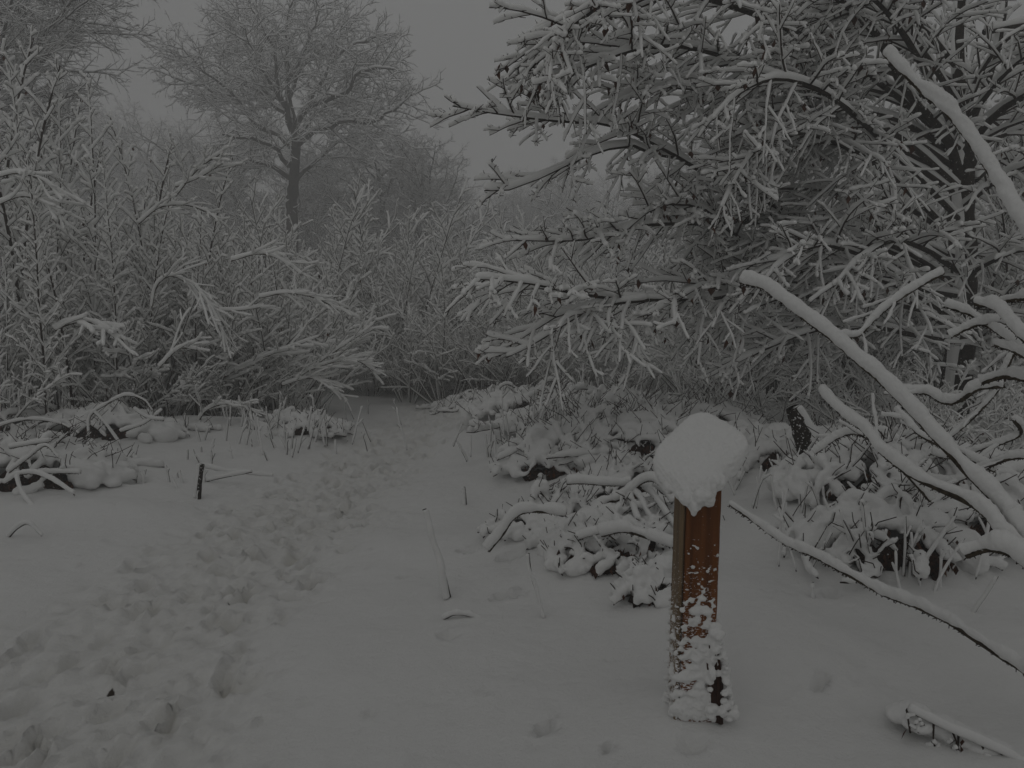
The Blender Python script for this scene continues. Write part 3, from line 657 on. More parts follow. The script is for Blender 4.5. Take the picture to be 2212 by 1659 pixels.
for k in range(11):    # lesser boughs filling the left side, tips kept behind the drawn ones
    z = rb.uniform(80, 760); x1 = rb.uniform(1330, 1700) if z < 520 else rb.uniform(1280, 1600); d1 = rb.uniform(6.2, 7.8)
    MAIN.append([(2075, z + 60, 9), (1950, z - 20, 8.6), (1820, z - 50, 8.2), (1820 * .45 + x1 * .55, z - 50, (8.2 + d1) / 2), (x1, z + rb.uniform(0, 70), d1)])
for i, L in enumerate(MAIN): limb(L, .034 if i not in (1, 4, 5, 9) else .018, .005, k=6.0, cl=(1.1 if i not in (1, 4, 5) else .8), start=(.22 if i < 23 else .4) if i not in (1, 4, 5) else .05)
for k in range(12):     # boughs behind the trunk and to the sides
    z = TB.z + rb.uniform(1.6, 7.5); a = rb.uniform(-.3, 2.6); d = Vector((math.cos(a), math.sin(a), rb.uniform(.15, .5)))
    L_ = rb.uniform(2.6, 4.0); P = []; q = Vector((TB.x + .12, 9.0, z)); 
    for j in range(7): P.append(q.copy()); q = q + d.normalized() * L_ / 6; d.z -= .13
    limb(P, .035, .006, k=4.4, cl=.95)
o0 = Vector(TB)
# thin tiny buds/spurs that poke through the snow on the near twigs
for q in list(polys):
    if q[4] in (1, 2) and q[0][0][1] < 7.6 and rb.random() < .9:
        for j in range(1, len(q[0]) - 1):
            p = Vector(q[0][j]); d = rv(rb, 1); d.z = rb.uniform(-.2, 1.1); e = p + d.normalized() * rb.uniform(.03, .065)
            polys.append(([tuple(p), tuple((p + e) / 2 + rv(rb, .003)), tuple(e)], .0036, .0018, 0, 4))
loc = [([tuple(Vector(v) - o0) for v in q[0]],) + tuple(q[1:]) for q in polys]
print("beech polys", len(loc))
beech = build("beech_tree", loc, 1, 4, 7, 2, (M_BARK, M_TWIG, M_TSNOW), o0, 9, leaves=420, rng=rb, lump=.34, leafsize=.065, snowK0=9)
tag(beech, "large dark-trunked beech on the right with layered drooping boughs under thick snow", "tree")
print("VERTS beech", sum(len(c.data.vertices) for c in beech.children))

#SECTION protos
# ------------------------------------------------------------------ saplings, shrubs, frosted trees (one of each kind, then copies)
def sapling_proto(seed, H=6.0, name="snowy_sapling", stems=1, snow=.033, dens=5.6, up=.25):
    r = random.Random(seed); out = []
    S = [dict(n=12, w=.05, g=.03, s=.012, k=dens, a=.85, cl=1.35, r=.03, rel=False, pl=False, sh=lambda u: max(.16, 1.05 - u * .90) * (1 if u > .2 else .7), rr=.3, st=.08, tp=.3, lift=up),
         dict(n=8, w=.09, g=-.05, s=snow, k=6.2, a=.75, cl=.36, r=.007, ps=.35, rr=.5, st=.15, sh=lambda u: 1.15 - .6 * u),
         dict(n=5, w=.1, g=-.1, s=snow * .9, k=4.6, a=.7, cl=.42, r=.006, ps=.5, rr=.5, st=.25),
         dict(n=3, w=.1, g=-.1, s=snow * .75, k=0, a=.6, cl=.3, r=.003)]
    for i in range(stems):
        a = r.uniform(0, 6.28); d = Vector((math.cos(a) * .06 * (1 + 2 * i), math.sin(a) * .06 * (1 + 2 * i), 1))
        grow(out, Vector((math.cos(a) * .1 * i, math.sin(a) * .1 * i, 0)), d, H * (1 - .13 * i), .034, 0, S, r)
    return build(name, out, 1, 3, 5, 2, (M_TWIG, M_TWIG, M_TSNOW), parts=('stem', 'twigs'), trunkK=6, rng=r, leaves=12, f0=.58)
def shrub_proto(seed, H=3.0, n=11, spread=.55, droop=-.16, name="snowy_shrub", snow=.028, k1=4.4, cl=.85, leaves=30, mats=(None, None, None), arch=.06):
    r = random.Random(seed); out = []
    S = [dict(n=9, w=.08, g=droop * .35, gi=arch * 4, s=snow * .8, k=k1, a=.65, cl=cl, r=.012, rel=False, pl=True, ps=.9, sh=lambda u: 1.15 - .7 * u, rr=.5, st=.25, tp=.3, lift=.1),
         dict(n=6, w=.12, g=-.12, s=snow, k=6.4, a=.75, cl=.40, r=.005, ps=.5, rr=.5, st=.15),
         dict(n=4, w=.14, g=-.15, s=snow * .85, k=4.2, a=.7, cl=.40, r=.0038, ps=.6, rr=.5, st=.25),
         dict(n=3, w=.1, g=-.1, s=snow * .7, k=0, a=.6, cl=.3, r=.003)]
    for i in range(n):
        a = i * 2.4 + r.uniform(-.4, .4); t = spread * math.sqrt((i + .5) / n) * r.uniform(.7, 1.3)
        grow(out, Vector((math.cos(a) * .22, math.sin(a) * .22, 0)), Vector((math.cos(a) * math.sin(t), math.sin(a) * math.sin(t), math.cos(t))), H * r.uniform(.75, 1.1), .014, 0, S, r)
    return build(name, out, 1, 3, 5, 2, mats, parts=('stems', 'twigs'), trunkK=5, rng=r, leaves=leaves, f0=.58)
def tree_proto(seed, H=18.0, name="bare_tree", crown=1.0, first=.32, snow=.016):
    r = random.Random(seed); out = []
    S = [dict(n=10, w=.05, g=0, s=.01, k=1.35, a=.98, cl=8.6 * crown, r=.3, rel=False, pl=False, sh=lambda u: (1.08 - .42 * u), rr=.56, st=first, tp=.15, lift=.10),
         dict(n=10, w=.17, g=.045, s=snow * 2.4, k=2.0, a=.85, cl=.46, r=.05, pl=False, rr=.42, st=.25, tp=.16, sh=lambda u: 1.25 - .65 * u),
         dict(n=7, w=.20, g=.04, s=snow * 1.8, k=3.4, a=.8, cl=.42, r=.022, pl=False, rr=.45, st=.15, tp=.3, sh=lambda u: 1.2 - .5 * u),
         dict(n=5, w=.22, g=.02, s=snow * 1.3, k=5.5, a=.75, cl=.55, r=.012, pl=False, rr=.5, st=.12, sh=lambda u: 1.1 - .4 * u),
         dict(n=3, w=.2, g=.05, s=snow * 1.0, k=0, a=.6, cl=.3, r=.008)]
    grow(out, Vector((0, 0, 0)), Vector((0, 0, 1)), H * .80, .34, 0, S, r)
    return build(name, out, 1, 3, 4, 1, (M_FAR, M_FAR, M_SNOWF), parts=('trunk', 'crown'), trunkK=9, rng=r, f0=.15)
def report(o): print(o.name, sum(len(c.data.vertices) for c in o.children))
SAP = [sapling_proto(31, 6), sapling_proto(32, 6, stems=2, dens=5), sapling_proto(33, 5.5, dens=7.5, up=.45)]
SHR = [shrub_proto(41), shrub_proto(42, 3.0, 13, .8, -.2), shrub_proto(43, 2.6, 9, .95, -.3, cl=.7), shrub_proto(44, 3.4, 12, .4, -.08)]
FRO = [shrub_proto(51, 3.4, 12, .6, -.06, "frosted_shrub", .022, 4.5, 1.0, 0), shrub_proto(52, 3.4, 12, .8, -.14, "frosted_shrub", .023, 4.5, 1.0, 0), sapling_proto(53, 6, "frosted_tree", 3, .022, 6, .3)]
OAK = [tree_proto(61, 18, crown=1.0), tree_proto(62, 18, crown=.85, first=.25), tree_proto(63, 18, crown=1.15, first=.22)]
DRK = [shrub_proto(55, 2.6, 20, .75, -.1, "bare_shrub", .007, 6.5, .9, 6)]
for o in SAP + SHR + FRO + OAK + DRK: report(o)

#SECTION place
# ---- the lone wide-crowned tree, its limbs drawn after the photograph
def lone_tree():
    r = random.Random(71); D = 40.0; out = []
    S = [dict(n=9, w=.16, g=.03, s=.05, k=1.55, a=.85, cl=2.6, r=.05, rel=False, pl=False, rr=.45, st=.22, tp=.2, sh=lambda u: 1.15 - .55 * u),
         dict(n=7, w=.2, g=.03, s=.035, k=3.0, a=.8, cl=.46, r=.024, pl=False, rr=.45, st=.15, tp=.3, sh=lambda u: 1.2 - .5 * u),
         dict(n=6, w=.22, g=.02, s=.028, k=4.4, a=.75, cl=.55, r=.014, pl=False, rr=.5, st=.12, sh=lambda u: 1.1 - .4 * u),
         dict(n=4, w=.2, g=.03, s=.02, k=0, a=.6, cl=.3, r=.009)]
    L = [([(630, 470, 0), (633, 412, 0), (636, 357, 0), (638, 310, 0), (634, 268, 0)], .34, .22, 0),
         ([(634, 290, 0), (616, 233, -.5), (607, 204, -1), (598, 175, -1.2), (601, 146, -1.5), (585, 95, -2), (560, 40, -2), (540, 5, -2)], .15, .03, 1),
         ([(636, 280, 0), (622, 219, .3), (623, 175, .5), (620, 109, .6), (616, 66, .8), (627, 18, 1), (640, -20, 1)], .17, .03, 1),
         ([(638, 275, 0), (667, 230, -1), (711, 211, -2), (751, 197, -2.6), (765, 160, -3), (802, 146, -3.4), (850, 150, -3.8)], .15, .03, 1),
         ([(624, 215, .4), (642, 157, 1), (678, 120, 1.6), (714, 95, 2), (747, 66, 2.4), (765, 40, 2.6)], .11, .03, 1),
         ([(632, 262, 0), (583, 215, 1), (539, 186, 2), (485, 157, 2.6), (477, 128, 3), (499, 80, 3), (490, 40, 3)], .14, .03, 1),
         ([(627, 361, 0), (598, 324, -1.2), (569, 306, -2), (521, 298, -3), (480, 290, -3.4)], .12, .03, 1),
         ([(634, 390, 0), (598, 364, -.6), (558, 350, -1), (510, 359, -1.6), (474, 361, -2)], .12, .03, 1),
         ([(641, 388, 0), (674, 354, .8), (703, 330, 1.4), (729, 306, 2), (780, 290, 2.6)], .13, .03, 1),
         ([(632, 320, 0), (590, 285, .6), (547, 262, 1), (518, 219, 1.4), (474, 204, 1.8), (430, 182, 2), (386, 171, 2), (346, 142, 2)], .15, .03, 1),
         ([(640, 318, 0), (680, 290, -1), (736, 268, -2), (802, 262, -3), (850, 236, -3.4), (880, 205, -3.6)], .13, .03, 1),
         ([(590, 216, .8), (545, 150, 1.2), (530, 90, 1.5), (515, 40, 1.6), (512, 5, 1.6)], .10, .03, 1),
         ([(520, 225, 1.4), (455, 165, 0), (420, 130, -.6), (395, 105, -1)], .07, .02, 1),
         ([(668, 228, -1), (700, 160, -1.4), (730, 120, -1.8), (790, 90, -2), (815, 80, -2.2)], .09, .02, 1),
         ([(615, 232, -.4), (570, 150, -2), (545, 110, -3), (530, 60, -3.4)], .08, .02, 1),
         ([(623, 175, .5), (660, 100, 0), (680, 50, -.4), (700, 10, -.6)], .08, .02, 1),
         ([(637, 300, 0), (700, 235, 2.4), (750, 225, 3), (810, 205, 3.4), (860, 190, 3.6)], .08, .02, 1)]
    base = PT(630, 470, D); z0 = GH(base.x, D); o0 = Vector((base.x, D, z0 - .1))
    for k, (pp, r0, r1, sp) in enumerate(L):
        W3 = [PT(x, y, D + dd) for x, y, dd in pp]
        if k == 0: W3 = [Vector((W3[0].x, D, z0 - .2))] + W3
        ln = sum((W3[i + 1] - W3[i]).length for i in range(len(W3) - 1)); n = max(8, int(ln * 2.2)); P = catmull(W3, n)
        P = [p + (rv(r, .10) if 0 < i < n - 1 and sp else Vector()) - o0 for i, p in enumerate(P)]; pp = [tuple(p) for p in P]
        out.append((pp, r0, r1, .05 if sp else .02, 0))
        if sp: spawn(out, pp, dirs(P), ln, r0 * .5, 0, S, r, 3.3, .12)
    print("lone", len(out))
    o = build("bare_tree", out, 1, 3, 4, 1, (M_FAR, M_FAR, M_SNOWF), o0, 9, parts=('trunk', 'crown'), rng=r, f0=.12)
    tag(o, "tall wide-crowned bare tree in the fog with the darkest trunk", "tree", "far trees in the fog")
lone_tree()
# ---- distant trees in the fog (px, distance, top in photo, rot, kind, label)
FAR = [
 (10, 25, -190, 10, 0, "large bare foggy tree behind the left thicket, cut off by the left edge", .8),
 (770, 53, 310, 80, 1, "round foggy tree right behind the big lone tree", .6),
 (935, 44, 292, 150, 1, "foggy tree where the treetops step down beside the sky", .6),
 (835, 48, 275, 200, 1, "hazy tree between the two foggy crowns right of the lone tree", .6),
 (705, 54, 310, 130, 1, "hazy tree filling the gap just right of the lone tree's trunk", .6),
 (520, 52, 265, 30, 1, "hazy tree directly behind the lone tree's left boughs", .6),
 (440, 52, 270, 300, 1, "faint tree left of the lone tree, half hidden by its lowest boughs", .6),
 (335, 70, 225, 100, 1, "faint upright treetop in the gap of sky left of the lone tree", .5),
 (1120, 75, 420, 20, 0, "faint foggy tree under the beech's long tips", .5),
 (1200, 80, 400, 250, 2, "pale foggy tree seen through the beech's hanging tips", .5),
 (1040, 80, 470, 160, 1, "faint tree at the lowest dip of the far treetops", .5),
 (1320, 70, 380, 60, 1, "pale foggy tree half hidden by the beech's left boughs", .5),
 (190, 60, 330, 210, 0, "faint tree behind the left saplings below the sky gap", .5),
 (1450, 75, 360, 110, 2, "grey foggy tree behind the middle of the beech", .5),
 (1640, 75, 300, 190, 0, "grey foggy tree behind the right half of the beech", .5),
 (1900, 70, 300, 310, 1, "grey foggy tree behind the beech's trunk", .5),
]
for (px, d, top, rz, k, lab, _s) in FAR:
    put_px(OAK[k], 17.6, px, d, top, rz, lab, "tree", "far trees in the fog", smin=.3, smax=1.5)
# ---- frosted middle-distance shrubs and trees
MID = [
 (620, 20, 470, 0, 2, "frosted tree in front of the lone tree's trunk"), (700, 19, 455, 60, 0, "bushy frosted shrub right of the lone tree's trunk"),
 (770, 18.5, 440, 130, 2, "frosted tree whose pale top touches the foggy crowns right of the lone tree"), (850, 18, 470, 220, 1, "broad frosted shrub left of the path's far end"),
 (760, 18.0, 570, 20, 2, "slim frosted tree with an upright dark stem at the path's far end"), (830, 17.5, 600, 80, 0, "frosted shrub above the far end of the path"),
 (900, 17, 560, 150, 1, "frosted shrub right of the far end of the path"), (960, 17.5, 640, 200, 0, "low frosted shrub behind the long mound"),
 (1000, 19, 520, 10, 2, "frosted tree with upright rods at mid picture"), (1070, 18.5, 500, 90, 0, "spreading frosted shrub with a pale spiky top at mid picture"),
 (1090, 17.0, 620, 170, 1, "snow-clotted shrub above the dark hollow behind the mound"), (1160, 17.5, 540, 260, 2, "frosted tree behind the beech's lowest left tip"),
 (1180, 16.5, 680, 40, 0, "frosted shrub right of the dark hollow"), (1250, 17, 520, 300, 1, "frosted shrub under the beech's left boughs"),
 (1290, 16.0, 650, 120, 0, "tangled frosted shrub below the beech's long lowest bough"), (1360, 17.5, 560, 210, 2, "frosted tree below the beech's middle boughs"),
 (1400, 15.5, 700, 340, 1, "wide frosted shrub behind the post's snow cap, to its left"), (1470, 16.5, 560, 30, 0, "frosted shrub straight behind and above the snow cap"),
 (1560, 16.0, 600, 100, 2, "frosted tree above and right of the snow cap"), (1640, 15.5, 520, 160, 1, "frosted shrub behind the tip of the longest shoot"),
 (560, 17, 520, 200, 1, "frosted shrub rising behind the left thicket's slope"), (480, 18, 440, 270, 0, "frosted shrub high behind the left saplings"),
 (940, 21, 530, 320, 0, "far frosted shrub under the step in the foggy treetops"), (1230, 21, 500, 45, 1, "far frosted shrub left of the beech's middle boughs"),
 (700, 17.0, 640, 245, 1, "frosted shrub against the dark gap left of the path's far end"),
 (880, 15.1, 640, 33, 0, "pale spidery shrub overhanging the right side of the path's end"), (960, 14.9, 600, 111, 1, "pale spidery shrub over the left of the long mound"), (1050, 14.7, 610, 166, 0, "pale spidery shrub over the crest of the long mound"),
 (1130, 14.5, 640, 277, 1, "pale clotted shrub right over the mound's end"), (1220, 14.1, 620, 12, 0, "pale spidery shrub behind the spiky pile"), (1310, 13.9, 640, 200, 1, "pale spidery shrub behind the broad brambles"),
 (990, 17.5, 520, 300, 2, "pale frosted tree standing highest at mid picture"), (1110, 18.0, 500, 50, 2, "pale frosted tree just right of the highest one at mid picture"), (820, 17, 520, 10, 0, "pale frosted shrub over the path's far end"), (650, 17, 480, 222, 1, "pale frosted shrub below the lone tree's trunk"), (740, 17.5, 450, 99, 2, "pale frosted tree right below the foggy crowns"),
]
for (px, d, top, rz, k, lab) in MID:
    put_px(FRO[k], (3.2, 3.0, 5.9)[k], px, d, top, rz, lab, "shrub" if k < 2 else "tree", "frosted growth behind the path's end", smin=.6, smax=1.9)
DK = [(730, 16.0, 765, 0, "bare dark shrub in the gap left of the path's end"), (800, 15.7, 775, 50, "bare dark shrub closing the path's end"), (770, 17.5, 725, 90, "bare dark shrub deep behind the path's end"), (860, 16.3, 755, 100, "bare dark shrub right of the path's end"),
 (930, 15.7, 765, 150, "bare dark shrub behind the left of the long mound"), (1000, 16.0, 735, 200, "bare dark shrub behind the crest of the long mound"), (1060, 15.5, 725, 250, "bare dark shrub in the dark hollow"), (1120, 15.9, 745, 300, "bare dark shrub at the right of the dark hollow"),
 (1190, 15.1, 775, 20, "bare dark shrub below the snow-clotted one"), (1270, 14.7, 785, 70, "bare dark shrub behind the spiky pile"), (1360, 14.1, 795, 120, "bare dark shrub behind the broad brambles"), (1040, 18.0, 675, 170, "bare dark shrub deep in the dark hollow"),
 (890, 17, 695, 220, "bare dark shrub deep behind the path's right side"), (1450, 13.5, 815, 10, "bare dark shrub left behind the snow cap"), (1560, 12.0, 855, 60, "bare dark shrub right behind the snow cap"), (1700, 11.5, 865, 130, "bare dark shrub under the middle shoot's tip"), (1850, 11.1, 875, 200, "bare dark shrub in the shade left of the beech's foot")]
for (px, d, top, rz, lab) in DK: put_px(DRK[0], 2.4, px, d, top, rz, lab, "shrub", "bare dark shrubs in the shade", smin=.4, smax=1.6)
# ---- left thicket
LEFT = [
 (60, 9.0, 60, 0, 0, "tallest thin sapling at the far left, its bare tip against the fog"), (200, 9.5, 175, 60, 0, "straight dark-stemmed sapling second in height in the left thicket"),
 (352, 10.5, 262, 120, 2, "narrow sapling with stacked snowy side twigs left of the lone tree"), (-40, 8.5, 40, 200, 1, "forked sapling cut by the left edge"),
 (120, 11, 230, 150, 1, "forked sapling between the two tallest at the left"), (270, 11.5, 300, 30, 1, "sapling behind, between the straight one and the narrow one"),
 (420, 11.5, 320, 260, 2, "bushy sapling whose snowy twigs point right toward the lone tree"), (500, 12.5, 430, 310, 1, "sapling on the left thicket's falling slope"),
 (545, 12, 480, 80, 2, "short upright sapling near the right end of the left thicket"), (20, 11.5, 190, 95, 2, "dense sapling low behind the far-left one"),
 (160, 12.5, 300, 220, 2, "sapling deep in the left thicket, seen between stems"), (380, 13, 380, 10, 0, "sapling deep behind the narrow one"),
 (90, 8.2, 380, 170, 2, "low bushy sapling before the tallest one, its paddles of snow pointing left"), (250, 9.0, 420, 40, 0, "thin leaning sapling right of the straight one"),
 (310, 9.6, 400, 290, 2, "bushy sapling before the narrow one"), (420, 10.2, 480, 190, 0, "thin sapling before the bushy one that points right"), (150, 8.6, 480, 330, 0, "thin low sapling between the far-left pair"),
 (470, 11, 520, 20, 2, "low bushy sapling bulging toward the path"),
 (20, 9.6, 120, 240, 2, "dense sapling right behind the tallest one at the far left"), (110, 10, 150, 80, 0, "slim sapling between the tallest and the straight one"), (-20, 10.5, 20, 300, 2, "dense tall sapling at the left edge"), (40, 10.8, 30, 111, 2, "tall dense sapling in the second row at the far left"), (100, 11.5, 90, 44, 1, "tall forked sapling in the second row at the far left"),
 (170, 10.6, 240, 5, 2, "dense sapling close behind the straight one"), (300, 10.8, 290, 222, 2, "dense sapling left of the narrow one"), (610, 12.2, 500, 140, 2, "dense short sapling at the thicket's right slope"), (680, 13, 570, 66, 1, "short forked sapling at the thicket's tip"),
]
for (px, d, top, rz, k, lab) in LEFT:
    put_px(SAP[k], (5.9, 5.9, 5.4)[k], px, d, top, rz, lab, "sapling", "saplings of the left thicket", smin=.5, smax=1.6, lean=(0, R((px * 7) % 5 - 1)))
LSH = [
 (30, 8.8, 560, 0, 3, "upright shrub with snow-caked rods at the far left"), (110, 9.5, 520, 50, 0, "shrub at the foot of the far-left saplings"),
 (210, 10, 560, 100, 3, "shrub of upright rods around the straight sapling's foot"), (300, 10.3, 540, 150, 1, "arching shrub left of the thicket's middle"),
 (390, 10.8, 560, 200, 0, "arching shrub in the middle of the left thicket"), (460, 11.2, 560, 250, 1, "broad snowy shrub bulging out toward the path"),
 (530, 11.6, 540, 300, 3, "upright bushy shrub on the thicket's falling slope"), (600, 12.0, 540, 20, 1, "rounded snowy shrub whose fans face the path"),
 (650, 12.6, 590, 70, 0, "snowy shrub near the thicket's tip"),
 (250, 9.2, 730, 170, 2, "low arching shrub in front of the straight sapling"), (360, 9.8, 740, 220, 2, "low arching shrub with snow-loaded hoops at the wood's edge"),
 (480, 10.6, 740, 270, 2, "low arching shrub at the edge left of the path"), (590, 11.3, 740, 320, 2, "low arching shrub nearest the path on the left"),
 (-40, 8.2, 700, 40, 1, "arching shrub cut by the left edge"), (640, 13.5, 560, 190, 0, "shrub tucked behind the thicket's tip"),
 (160, 11.5, 500, 290, 1, "shrub filling behind the straight sapling"), (340, 12.5, 520, 340, 3, "shrub of rods filling behind the narrow sapling"),
]
for (px, d, top, rz, k, lab) in LSH:
    put_px(SHR[k], (2.9, 2.7, 2.1, 3.3)[k], px, d, top, rz, lab, "shrub", "shrubs of the left thicket", smin=.5, smax=1.7)
# ---- understorey behind and below the beech
RSH = [
 (1500, 11, 560, 0, 0, "snowy shrub rising behind the snow cap"), (1600, 10.5, 640, 60, 1, "snowy shrub between the snow cap and the beech"), (1700, 11, 540, 120, 3, "rod shrub left of the beech behind the longest shoot"),
 (1800, 10.5, 600, 180, 0, "snowy shrub just left of the beech trunk"), (1900, 11, 520, 240, 1, "snowy shrub close behind the beech trunk's left side"), (2000, 10.5, 600, 300, 3, "rod shrub behind the beech's foot"),
 (2130, 10, 560, 20, 0, "snowy shrub right of the beech trunk"), (2220, 9.5, 500, 80, 1, "snowy shrub at the right edge beyond the beech"), (1560, 9.0, 800, 140, 2, "low shrub right behind the snow cap"),
 (1680, 8.6, 800, 200, 2, "low arching shrub below the longest shoot's tip"), (1800, 8.2, 820, 260, 2, "low arching shrub under the middle shoot's tip"), (1920, 7.6, 850, 320, 2, "low arching shrub below the beech trunk"),
 (2050, 7.4, 860, 35, 1, "low broad shrub at the beech's foot behind the shoots"), (2180, 7.0, 850, 95, 2, "low arching shrub at the right edge behind the shoots"), (1750, 12.5, 450, 155, 1, "shrub deep behind the beech's left boughs"),
 (2080, 12.5, 420, 215, 0, "shrub deep behind the beech trunk"), (1500, 12.5, 640, 275, 1, "shrub deep behind the snow cap"), (2250, 8.0, 700, 335, 0, "shrub cut by the right edge at mid height"), (1860, 9.0, 720, 11, 0, "snowy shrub before the beech trunk's left side"),
]
for (px, d, top, rz, k, lab) in RSH:
    put_px(SHR[k], (2.9, 2.7, 2.1, 3.3)[k], px, d, top, rz, lab, "shrub", "shrubs around the beech", smin=.4, smax=1.8)
RSA = [
 (1560, 13, 330, 0, 1, "young tree behind the beech's middle boughs"), (1680, 12, 180, 70, 0, "tall young tree left of the beech, its stem seen between boughs"), (1790, 12.5, 60, 140, 1, "tall forked young tree close left of the beech"),
 (1900, 12, -40, 210, 2, "dense young tree directly left of the beech trunk, out through the top"), (2000, 13, -120, 280, 0, "young tree behind the beech trunk, out through the top"), (2160, 12, -80, 350, 1, "forked young tree right of the beech trunk"),
 (2260, 10.5, -60, 30, 2, "dense young tree at the right edge, out through the top"), (1450, 14, 420, 100, 2, "young tree behind the beech's left boughs"), (1620, 14, 120, 170, 2, "dense young tree high behind the beech's middle"),
 (1740, 15, -20, 240, 0, "slim young tree far behind, left of the beech"), (2080, 14, -160, 310, 2, "dense young tree far behind the beech's fork"), (1860, 14.5, 10, 20, 2, "dense young tree far behind the beech's upper left"),
 (1960, 10.5, 120, 60, 1, "forked young tree behind the topmost shoot"),
 (1500, 12, 300, 200, 2, "dense young tree behind the long crossing boughs"), (1660, 11, 260, 130, 2, "dense young tree left of centre behind the beech"), (1830, 10.8, 160, 300, 2, "dense young tree near the beech's upper boughs"),
 (2120, 10.8, 100, 250, 2, "dense young tree close behind the fork of the beech"), (2230, 9.8, 200, 190, 1, "forked young tree at the right edge"), (1580, 10.8, 420, 250, 0, "thin young tree above the snow cap"),
 (1750, 10.2, 380, 95, 1, "forked young tree left of the beech trunk at mid height"), (1940, 12, 260, 175, 0, "thin young tree hidden behind the beech's middle boughs"), (2200, 13.5, 60, 110, 0, "slim young tree far behind at the right"),
]
for (px, d, top, rz, k, lab) in RSA:
    put_px(SAP[k], (5.9, 5.9, 5.4)[k], px, d, top, rz, lab, "young tree", "young trees behind the beech", smin=.6, smax=1.7)
# ---- the far wood that closes the view
def wood_mass():
    r = random.Random(5); g = Geo(); polys = []
    for k in range(330):
        x = r.uniform(-60, 60); y = r.uniform(24, 60); z = GH(x, y); h = r.uniform(3, 6) * (1 if y < 40 else 1.6)
        if abs(x - (640 - 1106) / FPX * 40) < 1.6 and y < 42: continue
        for s_ in range(5):
            a = r.uniform(0, 6.28); d = Vector((math.cos(a) * .25, math.sin(a) * .25, 1))
            S = [dict(n=6, w=.12, g=0, s=.02, k=3.4, a=.8, cl=.34, r=.03, pl=False, rr=.45, st=.12, sh=lambda u: 1.2 - .7 * u), dict(n=4, w=.2, g=-.03, s=.03, k=3.0, a=.8, cl=.5, r=.015, pl=False, st=.1), dict(n=3, w=.2, g=-.03, s=.024, k=0, a=.8, cl=.4, r=.011)]
            grow(polys, Vector((x, y, z)), d, h * r.uniform(.6, 1), .03, 0, S, r)
    g = Geo(); bark_geo(g, polys, 3); V, F = g.arr(); w = link_mesh("far_wood", V, F, M_FAR); tag(w, "hazy frosted undergrowth of the far wood, read as one mass", "undergrowth", kind="stuff")
    g = Geo(); snow_geo(g, polys, 4, 1); V, F = g.arr(); link_mesh("snow", V, F, M_SNOWF, w); print("wood", len(V))
wood_mass()

